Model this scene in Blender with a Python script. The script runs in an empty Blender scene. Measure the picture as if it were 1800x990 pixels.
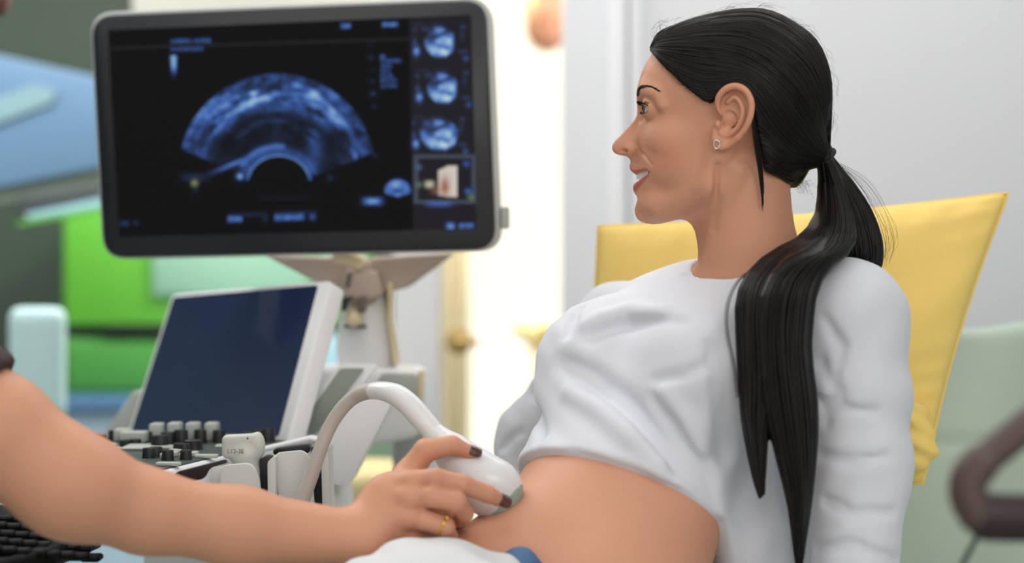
import bpy, bmesh, math, random
import numpy as np
from mathutils import Vector, Matrix
from mathutils.bvhtree import BVHTree

# ------------------------------------------------------------------ camera, world, light, exposure
scene = bpy.context.scene
COL = scene.collection
K = 3000.0            # picture width 1800 px, 60 mm lens on 36 mm
CAMZ = 1.15
cam_d = bpy.data.cameras.new('camera'); cam_d.lens = 60; cam_d.sensor_width = 36
cam = bpy.data.objects.new('camera', cam_d); COL.objects.link(cam)
cam.location = (0, 0, CAMZ); cam.rotation_euler = (math.pi/2, 0, 0)
cam_d.dof.use_dof = True; cam_d.dof.focus_distance = 1.87; cam_d.dof.aperture_fstop = 1.95
cam_d.clip_start = 0.05; cam_d.clip_end = 60
scene.camera = cam

w = bpy.data.worlds.new('daylight'); scene.world = w; w.use_nodes = True
bg = w.node_tree.nodes['Background']; bg.inputs[0].default_value = (1.0, 0.965, 0.90, 1); bg.inputs[1].default_value = .98

def area(name, loc, rot, sx, sy, power, col=(1, 1, 1)):
    l = bpy.data.lights.new(name, 'AREA'); l.shape = 'RECTANGLE'; l.size = sx; l.size_y = sy
    l.energy = power; l.color = col
    o = bpy.data.objects.new(name, l); COL.objects.link(o); o.location = loc; o.rotation_euler = rot
    return o
area('ceiling_panel_light', (-0.5, 1.3, 2.62), (0, 0, 0), 1.6, 1.2, 10, (1, .98, .95))
area('fill_light_rear', (-.2, 2.75, 2.62), (0, 0, 0), 3.4, .8, 26, (1, .99, .97))  # added fill lamp that brightens the background and rear wall
area('fill_light_left', (-1.7, 3.2, 2.62), (math.radians(18), 0, 0), 1.8, .8, 50, (1, .99, .97))  # added fill lamp that lifts the green cabinets at the left rear
area('sunlight_beyond_glass', (.15, 3.9, 2.5), (math.radians(-25), 0, 0), .6, .3, 60, (1, .95, .84))
area('side_window_light', (-2.6, 0.2, 1.9), (0, math.radians(-75), 0), 1.6, 1.6, 3, (1, .97, .93))
area('fill_light_front', (1.0, -.5, 2.5), (math.radians(58), 0, math.radians(18)), 1.4, 1.0, 18, (1, .98, .95))  # added fill lamp behind the camera, aimed at the woman

vs = scene.view_settings
scene.display_settings.display_device = 'sRGB'
vs.view_transform = 'Standard'; vs.look = 'None'; vs.gamma = 1; vs.use_curve_mapping = False
vs.exposure = 0.0

# ------------------------------------------------------------------ helpers
def P(px, py, d):
    return Vector(((px-900)*d/K, d, CAMZ-(py-495)*d/K))
def Pn(px, py, d):
    return np.array(P(px, py, d))
def lin(c):
    return tuple(((x/255)/12.92 if x/255 <= .04045 else ((x/255+.055)/1.055)**2.4) for x in c)

def mat(name, rgb, rough=.5, var=.06, scale=30, bump=0.0, bscale=200, metal=0, spec=.5, sss=0, emit=None, estr=1,
        attr=None, coat=0, aniso=0, sheen=0):
    m = bpy.data.materials.new(name); m.use_nodes = True
    nt = m.node_tree; b = nt.nodes['Principled BSDF']
    c = lin(rgb)
    tc = nt.nodes.new('ShaderNodeTexCoord')
    n = nt.nodes.new('ShaderNodeTexNoise'); n.inputs['Scale'].default_value = scale; n.inputs['Detail'].default_value = 4
    nt.links.new(tc.outputs['Object'], n.inputs['Vector'])
    mix = nt.nodes.new('ShaderNodeMix'); mix.data_type = 'RGBA'
    mix.inputs['A'].default_value = (*[x*(1-var) for x in c], 1)
    mix.inputs['B'].default_value = (*[min(1, x*(1+var)) for x in c], 1)
    nt.links.new(n.outputs['Fac'], mix.inputs['Factor'])
    out = mix.outputs['Result']
    if attr:
        a = nt.nodes.new('ShaderNodeAttribute'); a.attribute_name = attr
        mu = nt.nodes.new('ShaderNodeMix'); mu.data_type = 'RGBA'; mu.blend_type = 'MULTIPLY'; mu.inputs['Factor'].default_value = 1
        nt.links.new(out, mu.inputs['A']); nt.links.new(a.outputs['Color'], mu.inputs['B']); out = mu.outputs['Result']
    nt.links.new(out, b.inputs['Base Color'])
    b.inputs['Roughness'].default_value = rough; b.inputs['Metallic'].default_value = metal
    b.inputs['Specular IOR Level'].default_value = spec
    if coat: b.inputs['Coat Weight'].default_value = coat; b.inputs['Coat Roughness'].default_value = .1
    if sheen: b.inputs['Sheen Weight'].default_value = sheen
    if sss:
        b.inputs['Subsurface Weight'].default_value = sss; b.inputs['Subsurface Radius'].default_value = (1, .4, .25)
        b.inputs['Subsurface Scale'].default_value = .008
    if emit:
        b.inputs['Emission Color'].default_value = (*lin(emit), 1); b.inputs['Emission Strength'].default_value = estr
    if bump:
        n2 = nt.nodes.new('ShaderNodeTexNoise'); n2.inputs['Scale'].default_value = bscale; n2.inputs['Detail'].default_value = 3
        nt.links.new(tc.outputs['Object'], n2.inputs['Vector'])
        bp = nt.nodes.new('ShaderNodeBump'); bp.inputs['Strength'].default_value = bump; bp.inputs['Distance'].default_value = .002
        nt.links.new(n2.outputs['Fac'], bp.inputs['Height']); nt.links.new(bp.outputs['Normal'], b.inputs['Normal'])
    return m

def mesh_np(name, V, F, m, parent=None, smooth=True, colors=None, kind=None):
    me = bpy.data.meshes.new(name)
    V = np.asarray(V, np.float32); 
    if isinstance(F, np.ndarray) and F.ndim == 2:
        k = F.shape[1]
        me.vertices.add(len(V)); me.vertices.foreach_set('co', V.ravel())
        me.loops.add(F.size); me.loops.foreach_set('vertex_index', F.ravel().astype(np.int32))
        me.polygons.add(len(F)); me.polygons.foreach_set('loop_start', (np.arange(len(F))*k).astype(np.int32))
        try: me.polygons.foreach_set('loop_total', np.full(len(F), k, np.int32))
        except Exception: pass
        me.update(calc_edges=True); me.validate()
    else:
        me.from_pydata([tuple(map(float, v)) for v in V], [], [tuple(int(i) for i in f) for f in F]); me.update()
    if smooth: me.polygons.foreach_set('use_smooth', np.ones(len(me.polygons), bool))
    if colors is not None:
        ca = me.color_attributes.new('Col', 'FLOAT_COLOR', 'POINT')
        c4 = np.ones((len(V), 4), np.float32); c4[:, :3] = colors
        ca.data.foreach_set('color', c4.ravel())
    me.materials.append(m)
    o = bpy.data.objects.new(name, me); COL.objects.link(o)
    if parent is not None: o.parent = parent
    if kind: o['kind'] = kind
    return o

def tag(o, label=None, cat=None, group=None, kind=None):
    if label: o['label'] = label
    if cat: o['category'] = cat
    if group: o['group'] = group
    if kind: o['kind'] = kind
    return o
def empty(name, label, cat, group=None):
    o = bpy.data.objects.new(name, None); o.empty_display_size = .05; COL.objects.link(o)
    return tag(o, label, cat, group)

def bm_obj(name, bm, m, parent=None, smooth=False, kind=None, sharp=None):
    me = bpy.data.meshes.new(name); bmesh.ops.recalc_face_normals(bm, faces=bm.faces[:]); bm.to_mesh(me); bm.free()
    if smooth:
        me.polygons.foreach_set('use_smooth', np.ones(len(me.polygons), bool))
        if sharp: 
            try: me.set_sharp_from_angle(angle=math.radians(sharp))
            except Exception: pass
    me.materials.append(m)
    o = bpy.data.objects.new(name, me); COL.objects.link(o)
    if parent is not None: o.parent = parent
    if kind: o['kind'] = kind
    return o

def prism(pts, offset, bevel=0, seg=3):
    """closed solid between polygon pts and pts+offset (3-D points), optional bevel"""
    bm = bmesh.new(); off = Vector(offset)
    a = [bm.verts.new(p) for p in pts]; b = [bm.verts.new(Vector(p)+off) for p in pts]
    bm.faces.new(a); bm.faces.new(b[::-1]); n = len(pts)
    for i in range(n): bm.faces.new((a[i], b[i], b[(i+1) % n], a[(i+1) % n]))
    bmesh.ops.recalc_face_normals(bm, faces=bm.faces[:])
    if bevel: bmesh.ops.bevel(bm, geom=bm.edges[:], offset=bevel, segments=seg, affect='EDGES', profile=.5, clamp_overlap=True)
    return bm
def boxm(lo, hi, bevel=0, seg=3):
    x0, y0, z0 = lo; x1, y1, z1 = hi
    return prism([(x0, y0, z0), (x1, y0, z0), (x1, y1, z0), (x0, y1, z0)], (0, 0, z1-z0), bevel, seg)
def round_poly(pts, r, seg=6):
    """round the corners of a planar 3-D polygon"""
    out = []; n = len(pts); pts = [Vector(p) for p in pts]
    for i in range(n):
        a, b, c = pts[i-1], pts[i], pts[(i+1) % n]
        d1 = (a-b).normalized(); d2 = (c-b).normalized()
        rr = min(r, (a-b).length*.45, (c-b).length*.45)
        p0 = b+d1*rr; p2 = b+d2*rr
        for k in range(seg+1):
            t = k/seg; out.append(p0*(1-t)**2+b*2*t*(1-t)+p2*t*t)
    return out

def catmull(pts, n):
    pts = np.asarray(pts, float); m = len(pts)
    ext = np.vstack([2*pts[0]-pts[1], pts, 2*pts[-1]-pts[-2]])
    ts = np.linspace(0, m-1, n); out = []
    for t in ts:
        i = min(int(t), m-2); f = t-i
        p0, p1, p2, p3 = ext[i:i+4]
        out.append(.5*((2*p1)+(-p0+p2)*f+(2*p0-5*p1+4*p2-p3)*f*f+(-p0+3*p1-3*p2+p3)*f**3))
    return np.array(out)

def tube_arrays(path, radii, seg=8, cap=True):
    path = np.asarray(path, float); n = len(path); radii = np.broadcast_to(radii, (n,))
    T = np.gradient(path, axis=0); T /= np.linalg.norm(T, axis=1)[:, None]+1e-12
    up = np.array([0, 0, 1.]) if abs(T[0, 2]) < .9 else np.array([1., 0, 0])
    N = np.cross(T[0], up); N /= np.linalg.norm(N); Vs = []
    for i in range(n):
        N = N-T[i]*np.dot(N, T[i]); N /= np.linalg.norm(N)+1e-12
        B = np.cross(T[i], N)
        for k in range(seg):
            a = 2*math.pi*k/seg
            Vs.append(path[i]+radii[i]*(math.cos(a)*N+math.sin(a)*B))
    F = []
    for i in range(n-1):
        for k in range(seg):
            k2 = (k+1) % seg
            F.append((i*seg+k, i*seg+k2, (i+1)*seg+k2, (i+1)*seg+k))
    if cap:
        F.append(tuple(range(seg))[::-1]); F.append(tuple((n-1)*seg+k for k in range(seg)))
    return Vs, F
def tube(name, path, radii, m, parent=None, seg=12):
    V, F = tube_arrays(path, radii, seg); return mesh_np(name, V, F, m, parent)
def lathe(name, prof, base, axis, m, parent=None, seg=20):
    """prof: (radius, height) list along axis from base"""
    axis = Vector(axis).normalized(); q = axis.to_track_quat('Z', 'Y'); V = []; F = []
    for r, h in prof:
        for k in range(seg):
            a = 2*math.pi*k/seg; V.append(Vector(base)+q @ Vector((r*math.cos(a), r*math.sin(a), h)))
    n = len(prof)
    for i in range(n-1):
        for k in range(seg):
            F.append((i*seg+k, i*seg+(k+1) % seg, (i+1)*seg+(k+1) % seg, (i+1)*seg+k))
    F.append(tuple(range(seg))[::-1]); F.append(tuple((n-1)*seg+k for k in range(seg)))
    o = mesh_np(name, [tuple(v) for v in V], F, m, parent)
    try: o.data.set_sharp_from_angle(angle=math.radians(40))
    except Exception: pass
    return o

# ------------------------------------------------------------------ signed-distance modelling
def smin(a, b, k):
    h = np.clip(.5+.5*(b-a)/k, 0, 1); return b*(1-h)+a*h-k*h*(1-h)
def smax(a, b, k): return -smin(-a, -b, k)
def ell(p, c, r, R=None):
    q = p-np.asarray(c)
    if R is not None: q = q @ np.asarray(R).T
    r = np.asarray(r, float)
    k0 = np.sqrt(((q/r)**2).sum(1)); k1 = np.sqrt(((q/(r*r))**2).sum(1))+1e-9
    return k0*(k0-1)/k1
def cone(p, a, b, ra, rb):
    a = np.asarray(a, float); b = np.asarray(b, float); ab = b-a
    t = np.clip(((p-a) @ ab)/(ab @ ab), 0, 1)
    q = p-a-t[:, None]*ab
    return np.sqrt((q*q).sum(1))-(ra+(rb-ra)*t)
def chain(p, pts, rs, k=0):
    f = None
    for i in range(len(pts)-1):
        d = cone(p, pts[i], pts[i+1], rs[i], rs[i+1])
        f = d if f is None else (smin(f, d, k) if k else np.minimum(f, d))
    return f
def poly2d(x, y, pts):
    """signed distance to a polygon, negative inside"""
    pts = np.asarray(pts, float); d = np.full(x.shape, 1e18); s = np.zeros(x.shape, bool); n = len(pts)
    for i in range(n):
        ax, ay = pts[i]; bx, by = pts[(i+1) % n]; ex, ey = bx-ax, by-ay
        wx, wy = x-ax, y-ay
        t = np.clip((wx*ex+wy*ey)/(ex*ex+ey*ey+1e-12), 0, 1)
        d = np.minimum(d, (wx-ex*t)**2+(wy-ey*t)**2)
        c = ((ay > y) != (by > y)) & (x < (bx-ax)*(y-ay)/((by-ay) if by != ay else 1e-12)+ax)
        s ^= c
    return np.where(s, -1, 1)*np.sqrt(d)

def sdf_arrays(f, lo, hi, h, st=4):
    lo = np.asarray(lo, float); hi = np.asarray(hi, float)
    n = np.ceil((hi-lo)/(h*st)).astype(int); N = n*st+1
    def ev(pts):
        out = np.empty(len(pts), np.float32)
        for i in range(0, len(pts), 400000): out[i:i+400000] = f(pts[i:i+400000])
        return out
    ax = [lo[i]+h*st*np.arange(n[i]+1) for i in range(3)]
    G = np.stack(np.meshgrid(*ax, indexing='ij'), -1).reshape(-1, 3)
    C = ev(G).reshape(n+1)
    V = C
    for a in range(3):
        idx = np.arange(N[a])/st; i0 = np.minimum(idx.astype(int), n[a]-1); fr = (idx-i0).astype(np.float32)
        sh = [1, 1, 1]; sh[a] = -1; fr = fr.reshape(sh)
        V = np.take(V, i0, a)*(1-fr)+np.take(V, i0+1, a)*fr
    near = np.argwhere(np.abs(V) < h*st*1.7)
    V[near[:, 0], near[:, 1], near[:, 2]] = ev(lo+near*h)
    # surface nets
    S = V < 0
    sl = lambda o: tuple(slice(o[i], N[i]-1+o[i]) for i in range(3))
    offs = [(i, j, k) for i in (0, 1) for j in (0, 1) for k in (0, 1)]
    cnt = sum(S[sl(o)].astype(np.int8) for o in offs)
    cells = np.argwhere((cnt > 0) & (cnt < 8))
    idx = np.full(tuple(N-1), -1, np.int64); idx[cells[:, 0], cells[:, 1], cells[:, 2]] = np.arange(len(cells))
    acc = np.zeros((len(cells), 3)); num = np.zeros(len(cells))
    for o in offs:
        for a in range(3):
            if o[a]: continue
            o2 = list(o); o2[a] = 1
            va = V[cells[:, 0]+o[0], cells[:, 1]+o[1], cells[:, 2]+o[2]]; vb = V[cells[:, 0]+o2[0], cells[:, 1]+o2[1], cells[:, 2]+o2[2]]
            cr = (va < 0) != (vb < 0); t = np.where(cr, va/np.where(cr, va-vb, 1), 0)
            p = np.tile(np.array(o, float), (len(cells), 1)); p[:, a] += t
            acc += p*cr[:, None]; num += cr
    verts = lo+(cells+acc/num[:, None])*h
    F = []
    for a in range(3):
        b, c = (a+1) % 3, (a+2) % 3
        A = S.take(range(N[a]-1), a); B = S.take(range(1, N[a]), a)
        e = np.argwhere(A != B); ok = (e[:, b] > 0) & (e[:, c] > 0) & (e[:, b] < N[b]-1) & (e[:, c] < N[c]-1); e = e[ok]
        inside = A[e[:, 0], e[:, 1], e[:, 2]]
        q = []
        for db, dc in ((1, 1), (0, 1), (0, 0), (1, 0)):
            g = e.copy(); g[:, b] -= db; g[:, c] -= dc; q.append(idx[g[:, 0], g[:, 1], g[:, 2]])
        q = np.stack(q, 1); q[~inside] = q[~inside][:, ::-1]; F.append(q)
    F = np.vstack(F)
    return verts, F
def relax(V, F, it=1, w=.5):
    n = len(V)
    for _ in range(it):
        acc = np.zeros_like(V); c = np.zeros(n)
        for a, b in ((0, 1), (1, 2), (2, 3), (3, 0)):
            np.add.at(acc, F[:, a], V[F[:, b]]); np.add.at(acc, F[:, b], V[F[:, a]])
            np.add.at(c, F[:, a], 1); np.add.at(c, F[:, b], 1)
        V = V*(1-w)+w*acc/np.maximum(c, 1)[:, None]
    return V
def sdf_obj(name, f, lo, hi, h, m, parent=None, smooth_it=1, colorf=None):
    V, F = sdf_arrays(f, lo, hi, h)
    if smooth_it: V = relax(V, F, smooth_it)
    return mesh_np(name, V, F, m, parent, colors=None if colorf is None else colorf(V))
def big_parts(V, F, keep=1500):
    """drop stray specks: keep connected pieces with more than keep vertices"""
    lab = np.arange(len(V)); E = np.vstack([F[:, [0, 1]], F[:, [1, 2]], F[:, [2, 3]], F[:, [3, 0]]])
    while True:
        m = np.minimum(lab[E[:, 0]], lab[E[:, 1]]); new = lab.copy()
        np.minimum.at(new, E[:, 0], m); np.minimum.at(new, E[:, 1], m); new = new[new]
        if (new == lab).all(): break
        lab = new
    cnt = np.bincount(lab, minlength=len(V)); ok = cnt[lab] > keep
    idx = np.cumsum(ok)-1
    return V[ok], idx[F[ok[F[:, 0]]]]
def box_of(pts, pad):
    a = np.array([list(p) for p in pts]); return a.min(0)-pad, a.max(0)+pad
def march(f, px, py, d0=1.3, d1=2.6):
    """depth at which the ray through a picture point meets a field"""
    ds = np.linspace(d0, d1, 1301)
    pts = np.stack([(px-900)*ds/K, ds, CAMZ-(py-495)*ds/K], 1); v = f(pts)
    i = np.argmax(v < 0)
    return ds[i] if v[i] < 0 else None

# value noise on numpy arrays
def vnoise(x, y, seed=0):
    def hsh(i, j):
        v = np.sin(i*127.1+j*311.7+seed*74.7)*43758.5453; return v-np.floor(v)
    i = np.floor(x); j = np.floor(y); fx = x-i; fy = y-j; fx = fx*fx*(3-2*fx); fy = fy*fy*(3-2*fy)
    return (hsh(i, j)*(1-fx)+hsh(i+1, j)*fx)*(1-fy)+(hsh(i, j+1)*(1-fx)+hsh(i+1, j+1)*fx)*fy
def fbm(x, y, seed=0, o=4):
    s = 0; a = .5
    for k in range(o): s = s+a*vnoise(x*2**k, y*2**k, seed+k); a *= .5
    return s

# ------------------------------------------------------------------ the setting
def rectpx(name, x0, y0, x1, y1, d, th, m, kind='structure', bevel=0, parent=None, skew=None):
    """a slab at depth d whose front face spans the picture points"""
    a, b = P(x0, y0, d), P(x1, y1, d)
    bm = boxm((a.x, d, b.z), (b.x, d+th, a.z), bevel)
    return bm_obj(name, bm, m, parent, smooth=bool(bevel), kind=kind, sharp=40)
M_floor = mat('floor_vinyl', (150, 158, 152), .4)
M_wallw = mat('white_paint', (222, 223, 229), .6, .02, 3)
M_trimw = mat('white_trim', (234, 235, 240), .45, .02, 3)
M_walld = mat('dark_green_grey_paint', (58, 74, 62), .6, .25, 1.5)
M_ceil = mat('ceiling_paint', (225, 225, 222), .8)
bm_obj('floor', boxm((-3.2, -1.5, -.1), (3.2, 5.4, 0)), M_floor, kind='structure')
bm_obj('ceiling', boxm((-3.2, -.3, 2.7), (3.2, 5.4, 2.8)), M_ceil, kind='structure')
WD = 3.5
def wx(px, d=WD): return (px-900)*d/K
# right part of the rear wall and the strip left of the glazed opening
bm_obj('wall_back', boxm((wx(990), WD, 0), (3.2, WD+.12, 2.7)), M_wallw, kind='structure')
bm_obj('wall_divider', boxm((wx(692), WD, 0), (wx(772), WD+.12, 2.7), .004), M_wallw, kind='structure')
bm_obj('trim_1', boxm((wx(1070), WD-.03, 0), (wx(1100), WD-.001, 2.7), .006), M_trimw, kind='structure')
bm_obj('trim_2', boxm((wx(1104), WD-.018, 0), (wx(1128), WD-.001, 2.7), .005), M_trimw, kind='structure')
bm_obj('wall_right', boxm((3.08, -1.5, 0), (3.2, WD, 2.7)), M_wallw, kind='structure')
bm_obj('wall_left', boxm((-3.2, -1.5, 0), (-3.08, 5.4, 2.7)), M_walld, kind='structure')
BD = 4.6
bm_obj('wall_rear_green', boxm((-3.08, BD+.25, 0), (wx(700, BD+.25), BD+.4, 2.7)), M_walld, kind='structure')
# glazed opening : frame, pane, jamb in cream
M_jamb = mat('cream_door_frame', (255, 240, 208), .5, .03)
M_glass = bpy.data.materials.new('clear_glass'); M_glass.use_nodes = True
_b = M_glass.node_tree.nodes['Principled BSDF']; _b.inputs['Transmission Weight'].default_value = 1; _b.inputs['Roughness'].default_value = 0; _b.inputs['IOR'].default_value = 1.01
_b.inputs['Base Color'].default_value = (1, 1, 1, 1)
win = empty('window_1', None, None); win['kind'] = 'structure'
bm_obj('window_frame', boxm((wx(770), WD+.02, 0), (wx(780), WD+.10, 2.7), .006), M_jamb, win)
bm_obj('window_pane', boxm((wx(780), WD+.055, 0.02), (wx(990), WD+.061, 2.68)), M_glass, win)
# room beyond: its wall emits light itself, standing in for sunshine
M_glow = mat('glowing_cream_plaster', (255, 250, 236), .8, .01, 2, emit=(255, 247, 226), estr=.6)
bm_obj('wall_beyond', boxm((-.9, 6.6, 0), (1.6, 6.7, 2.7)), M_glow, kind='structure')
M_handle = mat('brass_handle', (190, 160, 100), .35, .1, 20, metal=.3)
cur = empty('curtain', 'cream curtain hanging at the left side of the bright opening', 'curtain')
V, F = [], []
for i in range(61):
    for j in range(2):
        t = i/60; V.append((wx(756, 4.3)+t*(wx(822, 4.3)-wx(756, 4.3)), 4.3+.02*math.sin(t*40), .05+j*2.62))
for i in range(60): F.append((2*i, 2*i+2, 2*i+3, 2*i+1))
o = mesh_np('curtain_cloth', V, F, mat('cream_curtain_cloth', (255, 242, 208), .9, .03), cur); o.modifiers.new('t', 'SOLIDIFY').thickness = .004
tube('curtain_rod', [(wx(735, 4.3), 4.3, 2.67), (wx(1000, 4.3), 4.3, 2.67)], .012, M_trimw, cur)
hd = empty('door_handle', 'tan brass door handle at the left edge of the bright glazed opening', 'door handle')
hp = P(806, 600, WD)
lathe('rosette', [(0.001, 0), (.028, 0), (.028, .008), (.022, .012), (.001, .012)], hp+Vector((0, .018, 0)), (0, -1, 0), M_handle, hd)
tube('lever', [hp, hp+Vector((0, -.035, 0)), hp+Vector((.012, -.045, 0)), hp+Vector((.04, -.045, -.002))], [.009, .009, .009, .007], M_handle, hd)
# ornament hanging behind the glass, orange and brown
M_orn = mat('terracotta_ceramic', (196, 138, 108), .6, .15, 25)
M_orn2 = mat('ochre_ceramic', (214, 186, 110), .6, .15, 25)
on = empty('hanging_vase', 'terracotta and ochre vase hanging in the bright window at the top', 'vase')
def f_orn(p):
    a = Pn(968, 34, 3.75)
    return smin(cone(p, Pn(972, -30, 3.75), Pn(968, 20, 3.75), .030, .034), ell(p, Pn(962, 50, 3.75), (.044, .04, .05)), .03)
lo, hi = box_of([P(968, -40, 3.75), P(960, 70, 3.75)], .09)
sdf_obj('vase_body', f_orn, lo, hi, .006, M_orn, on)
tube('vase_glaze_band', [P(945, -20, 3.76), P(938, 20, 3.76), P(938, 60, 3.77), P(946, 82, 3.77)], [.012, .016, .015, .008], M_orn2, on)
tube('hanging_cord', [P(975, -30, 3.75), P(975, -900, 3.75)], .003, M_orn2, on)
# dried flowers seen through the glass
M_dry = mat('straw_yellow_petals', (236, 214, 150), .8, .2, 40)
fl = empty('dried_flower_stem', 'straw yellow dried flowers behind the glass beside the white shirt', 'flowers')
random.seed(5)
for (x, y, r) in ((918, 580, .016), (938, 588, .02), (955, 578, .018), (945, 610, .016), (962, 600, .014)):
    c = Pn(x, y, 3.9)
    lo, hi = c-.05, c+.05
    sdf_obj('flower_head', lambda p, c=c, r=r: ell(p, c, (r*1.3, r, r))+.004*np.sin(p[:, 0]*300)*np.sin(p[:, 2]*300), lo, hi, .004, M_dry, fl)
tube('stem', [P(940, 600, 3.9), P(943, 800, 3.9), P(945, 1485, 3.9)], .004, M_dry, fl)

# ---- green cabinets and furniture at the left rear
M_green = mat('glossy_green_laminate', (104, 190, 62), .35, .12, 3, coat=.3)
M_green2 = mat('green_laminate', (84, 165, 76), .4, .12, 3)
M_mint = mat('frosted_mint_glass', (150, 196, 172), .25, .05, 3)
M_black = mat('black_plastic', (24, 24, 30), .4, .1)
M_bluec = mat('blue_laminate', (84, 126, 172), .4, .05)
M_lblue = mat('pale_blue_laminate', (160, 186, 205), .4, .05)
cab = empty('wall_cabinet', 'bright green wall cabinet with a mint glass door, behind the small display', 'cabinet')
def cb(name, x0, y0, x1, y1, d, th, m, parent, bevel=.006): return rectpx(name, x0, y0, x1, y1, d, th, m, kind=None, bevel=bevel, parent=parent)
cb('cabinet_body', 112, 372, 640, 572, BD, .24, M_green, cab)
cb('glass_door', 268, 400, 545, 520, BD-.02, .019, M_mint, cab, .004)
cb('glass_door', 556, 400, 636, 500, BD-.02, .019, M_mint, cab, .004)
lc = empty('base_cabinet', 'mid green lower cabinet under the dark shelf slot', 'cabinet')
cb('cabinet_body', 106, 594, 640, 700, BD+.02, .22, M_green2, lc)
cb('drawer_front', 120, 604, 600, 690, BD, .02, M_green2, lc)
sl = empty('shelf_niche', 'dark open shelf slot between the two green cabinets', 'shelf')
cb('niche_back', 112, 573, 640, 593, BD+.10, .1, M_black, sl, 0)
bx = empty('black_device', 'slim black box lying in the slot between the green cabinets', 'box')
cb('casing', 175, 574, 300, 589, BD+.0, .09, M_black, bx, .004)
cb('front_panel', 185, 577, 290, 586, BD-.006, .006, M_black, bx, .001)
ct = empty('counter', 'blue edged counter in front of the green base cabinet', 'counter')
cb('counter_edge', -60, 701, 690, 722, BD-.25, .22, M_bluec, ct)
cb('counter_front', -60, 722, 690, 1300, BD-.22, .18, M_lblue, ct)
ab = empty('monitor_back', 'light blue box standing on the counter right of the small display', 'box')
cb('casing', 538, 590, 640, 700, BD-.16, .1, mat('light_blue_plastic', (160, 200, 214), .4), ab)
# pale chair back
def f_chair(p):
    q = p-Pn(66, 640, 3.4)
    d = np.abs(q)-np.array([.058, .02, .115]); 
    return np.linalg.norm(np.maximum(d-(-.03), 0), axis=1)+np.minimum(d.max(1), 0)-.03
chr_ = empty('waiting_chair', 'pale mint chair with rounded back, behind the operator\'s elbow', 'chair')
M_chair = mat('pale_mint_plastic', (176, 206, 208), .45, .05)
lo, hi = box_of([P(66, 640, 3.4)], .2)
sdf_obj('backrest', f_chair, lo, hi, .008, M_chair, chr_)
bm_obj('seat', boxm((wx(10, 3.4), 3.0, .43), (wx(118, 3.4), 3.4, .47), .015), M_chair, chr_, True)
for sx in (14, 108):
    for dd in (3.03, 3.36):
        tube('leg', [(wx(sx, 3.4), dd, .44), (wx(sx, 3.4), dd, 0)], .012, M_chair, chr_, 8)
tube('back_post', [P(66, 690, 3.42), (wx(66, 3.4), 3.38, .45)], .014, M_chair, chr_, 8)
# big pale blue panel top-left, lamp strip, dark rail
M_panel = mat('pale_blue_acrylic', (100, 134, 166), .4, .05, 2)
M_panel2 = mat('pale_mint_gloss', (130, 164, 172), .4, .05, 2)
pn = empty('wall_screen_panel', 'large pale blue slanted panel on the dark wall left of the big monitor', 'panel')
q = [P(-160, 62, 4.0), P(240, 150, 4.0), P(240, 283, 4.0), P(-160, 362, 4.0)]
bm_obj('panel_face', prism(q, (0, .03, 0), .006), M_panel, pn, True)
q = [P(-160, 230, 3.99), P(60, 148, 3.99), P(100, 160, 3.99), P(90, 180, 3.99), P(-160, 275, 3.99)]
bm_obj('panel_stripe', prism([v+Vector((0, -.0, 0)) for v in q], (0, .008, 0), 0), M_panel2, pn)
bm_obj('lower_rail', prism([P(-160, 366, 4.02), P(240, 290, 4.02), P(240, 312, 4.02), P(-160, 392, 4.02)], (0, .05, 0), .006), mat('grey_green_metal', (120, 132, 122), .5), pn, True)
st = empty('strip_lamp', 'thin pale cyan lamp bar pointing at the lower left edge of the big monitor', 'lamp')
M_str = mat('cyan_lamp_diffuser', (150, 196, 206), .3, .03, emit=(150, 200, 205), estr=.12)
bm_obj('diffuser', prism([P(45, 377, 3.9), P(260, 333, 3.9), P(260, 350, 3.9), P(48, 386, 3.9)], (0, .03, 0), .003), M_str, st, True)
bm_obj('lamp_rim', prism([P(30, 390, 3.9), P(260, 351, 3.9), P(260, 357, 3.9), P(32, 396, 3.9)], (0, .03, 0), .002), M_green, st, True)
bm_obj('lamp_housing', prism([P(30, 345, 3.94), P(260, 318, 3.94), P(260, 350, 3.94), P(30, 384, 3.94)], (0, .05, 0), .004), mat('dark_slate_metal', (62, 68, 70), .5), st, True)
ub = empty('roller_blind', 'pale beige blind above the big monitor', 'blind')
cb('blind_cloth', 232, -260, 770, 26, 3.9, .012, mat('beige_blind_cloth', (188, 188, 178), .8, .05, bump=.2), ub, .003)
tube('blind_tube', [P(226, -262, 3.9), P(776, -262, 3.9)], .03, M_trimw, ub)
bp_ = empty('ceiling_bracket', 'dark reddish brown bracket end at the top left corner', 'bracket')
tube('arm', [P(-120, -40, 2.6), P(-30, -5, 2.6), P(12, 12, 2.6)], [.03, .025, .016], mat('reddish_brown_metal', (96, 58, 48), .5), bp_)
tube('mount', [P(-120, -40, 2.6), P(-120, -900, 2.6)], .02, M_black, bp_)

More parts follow.
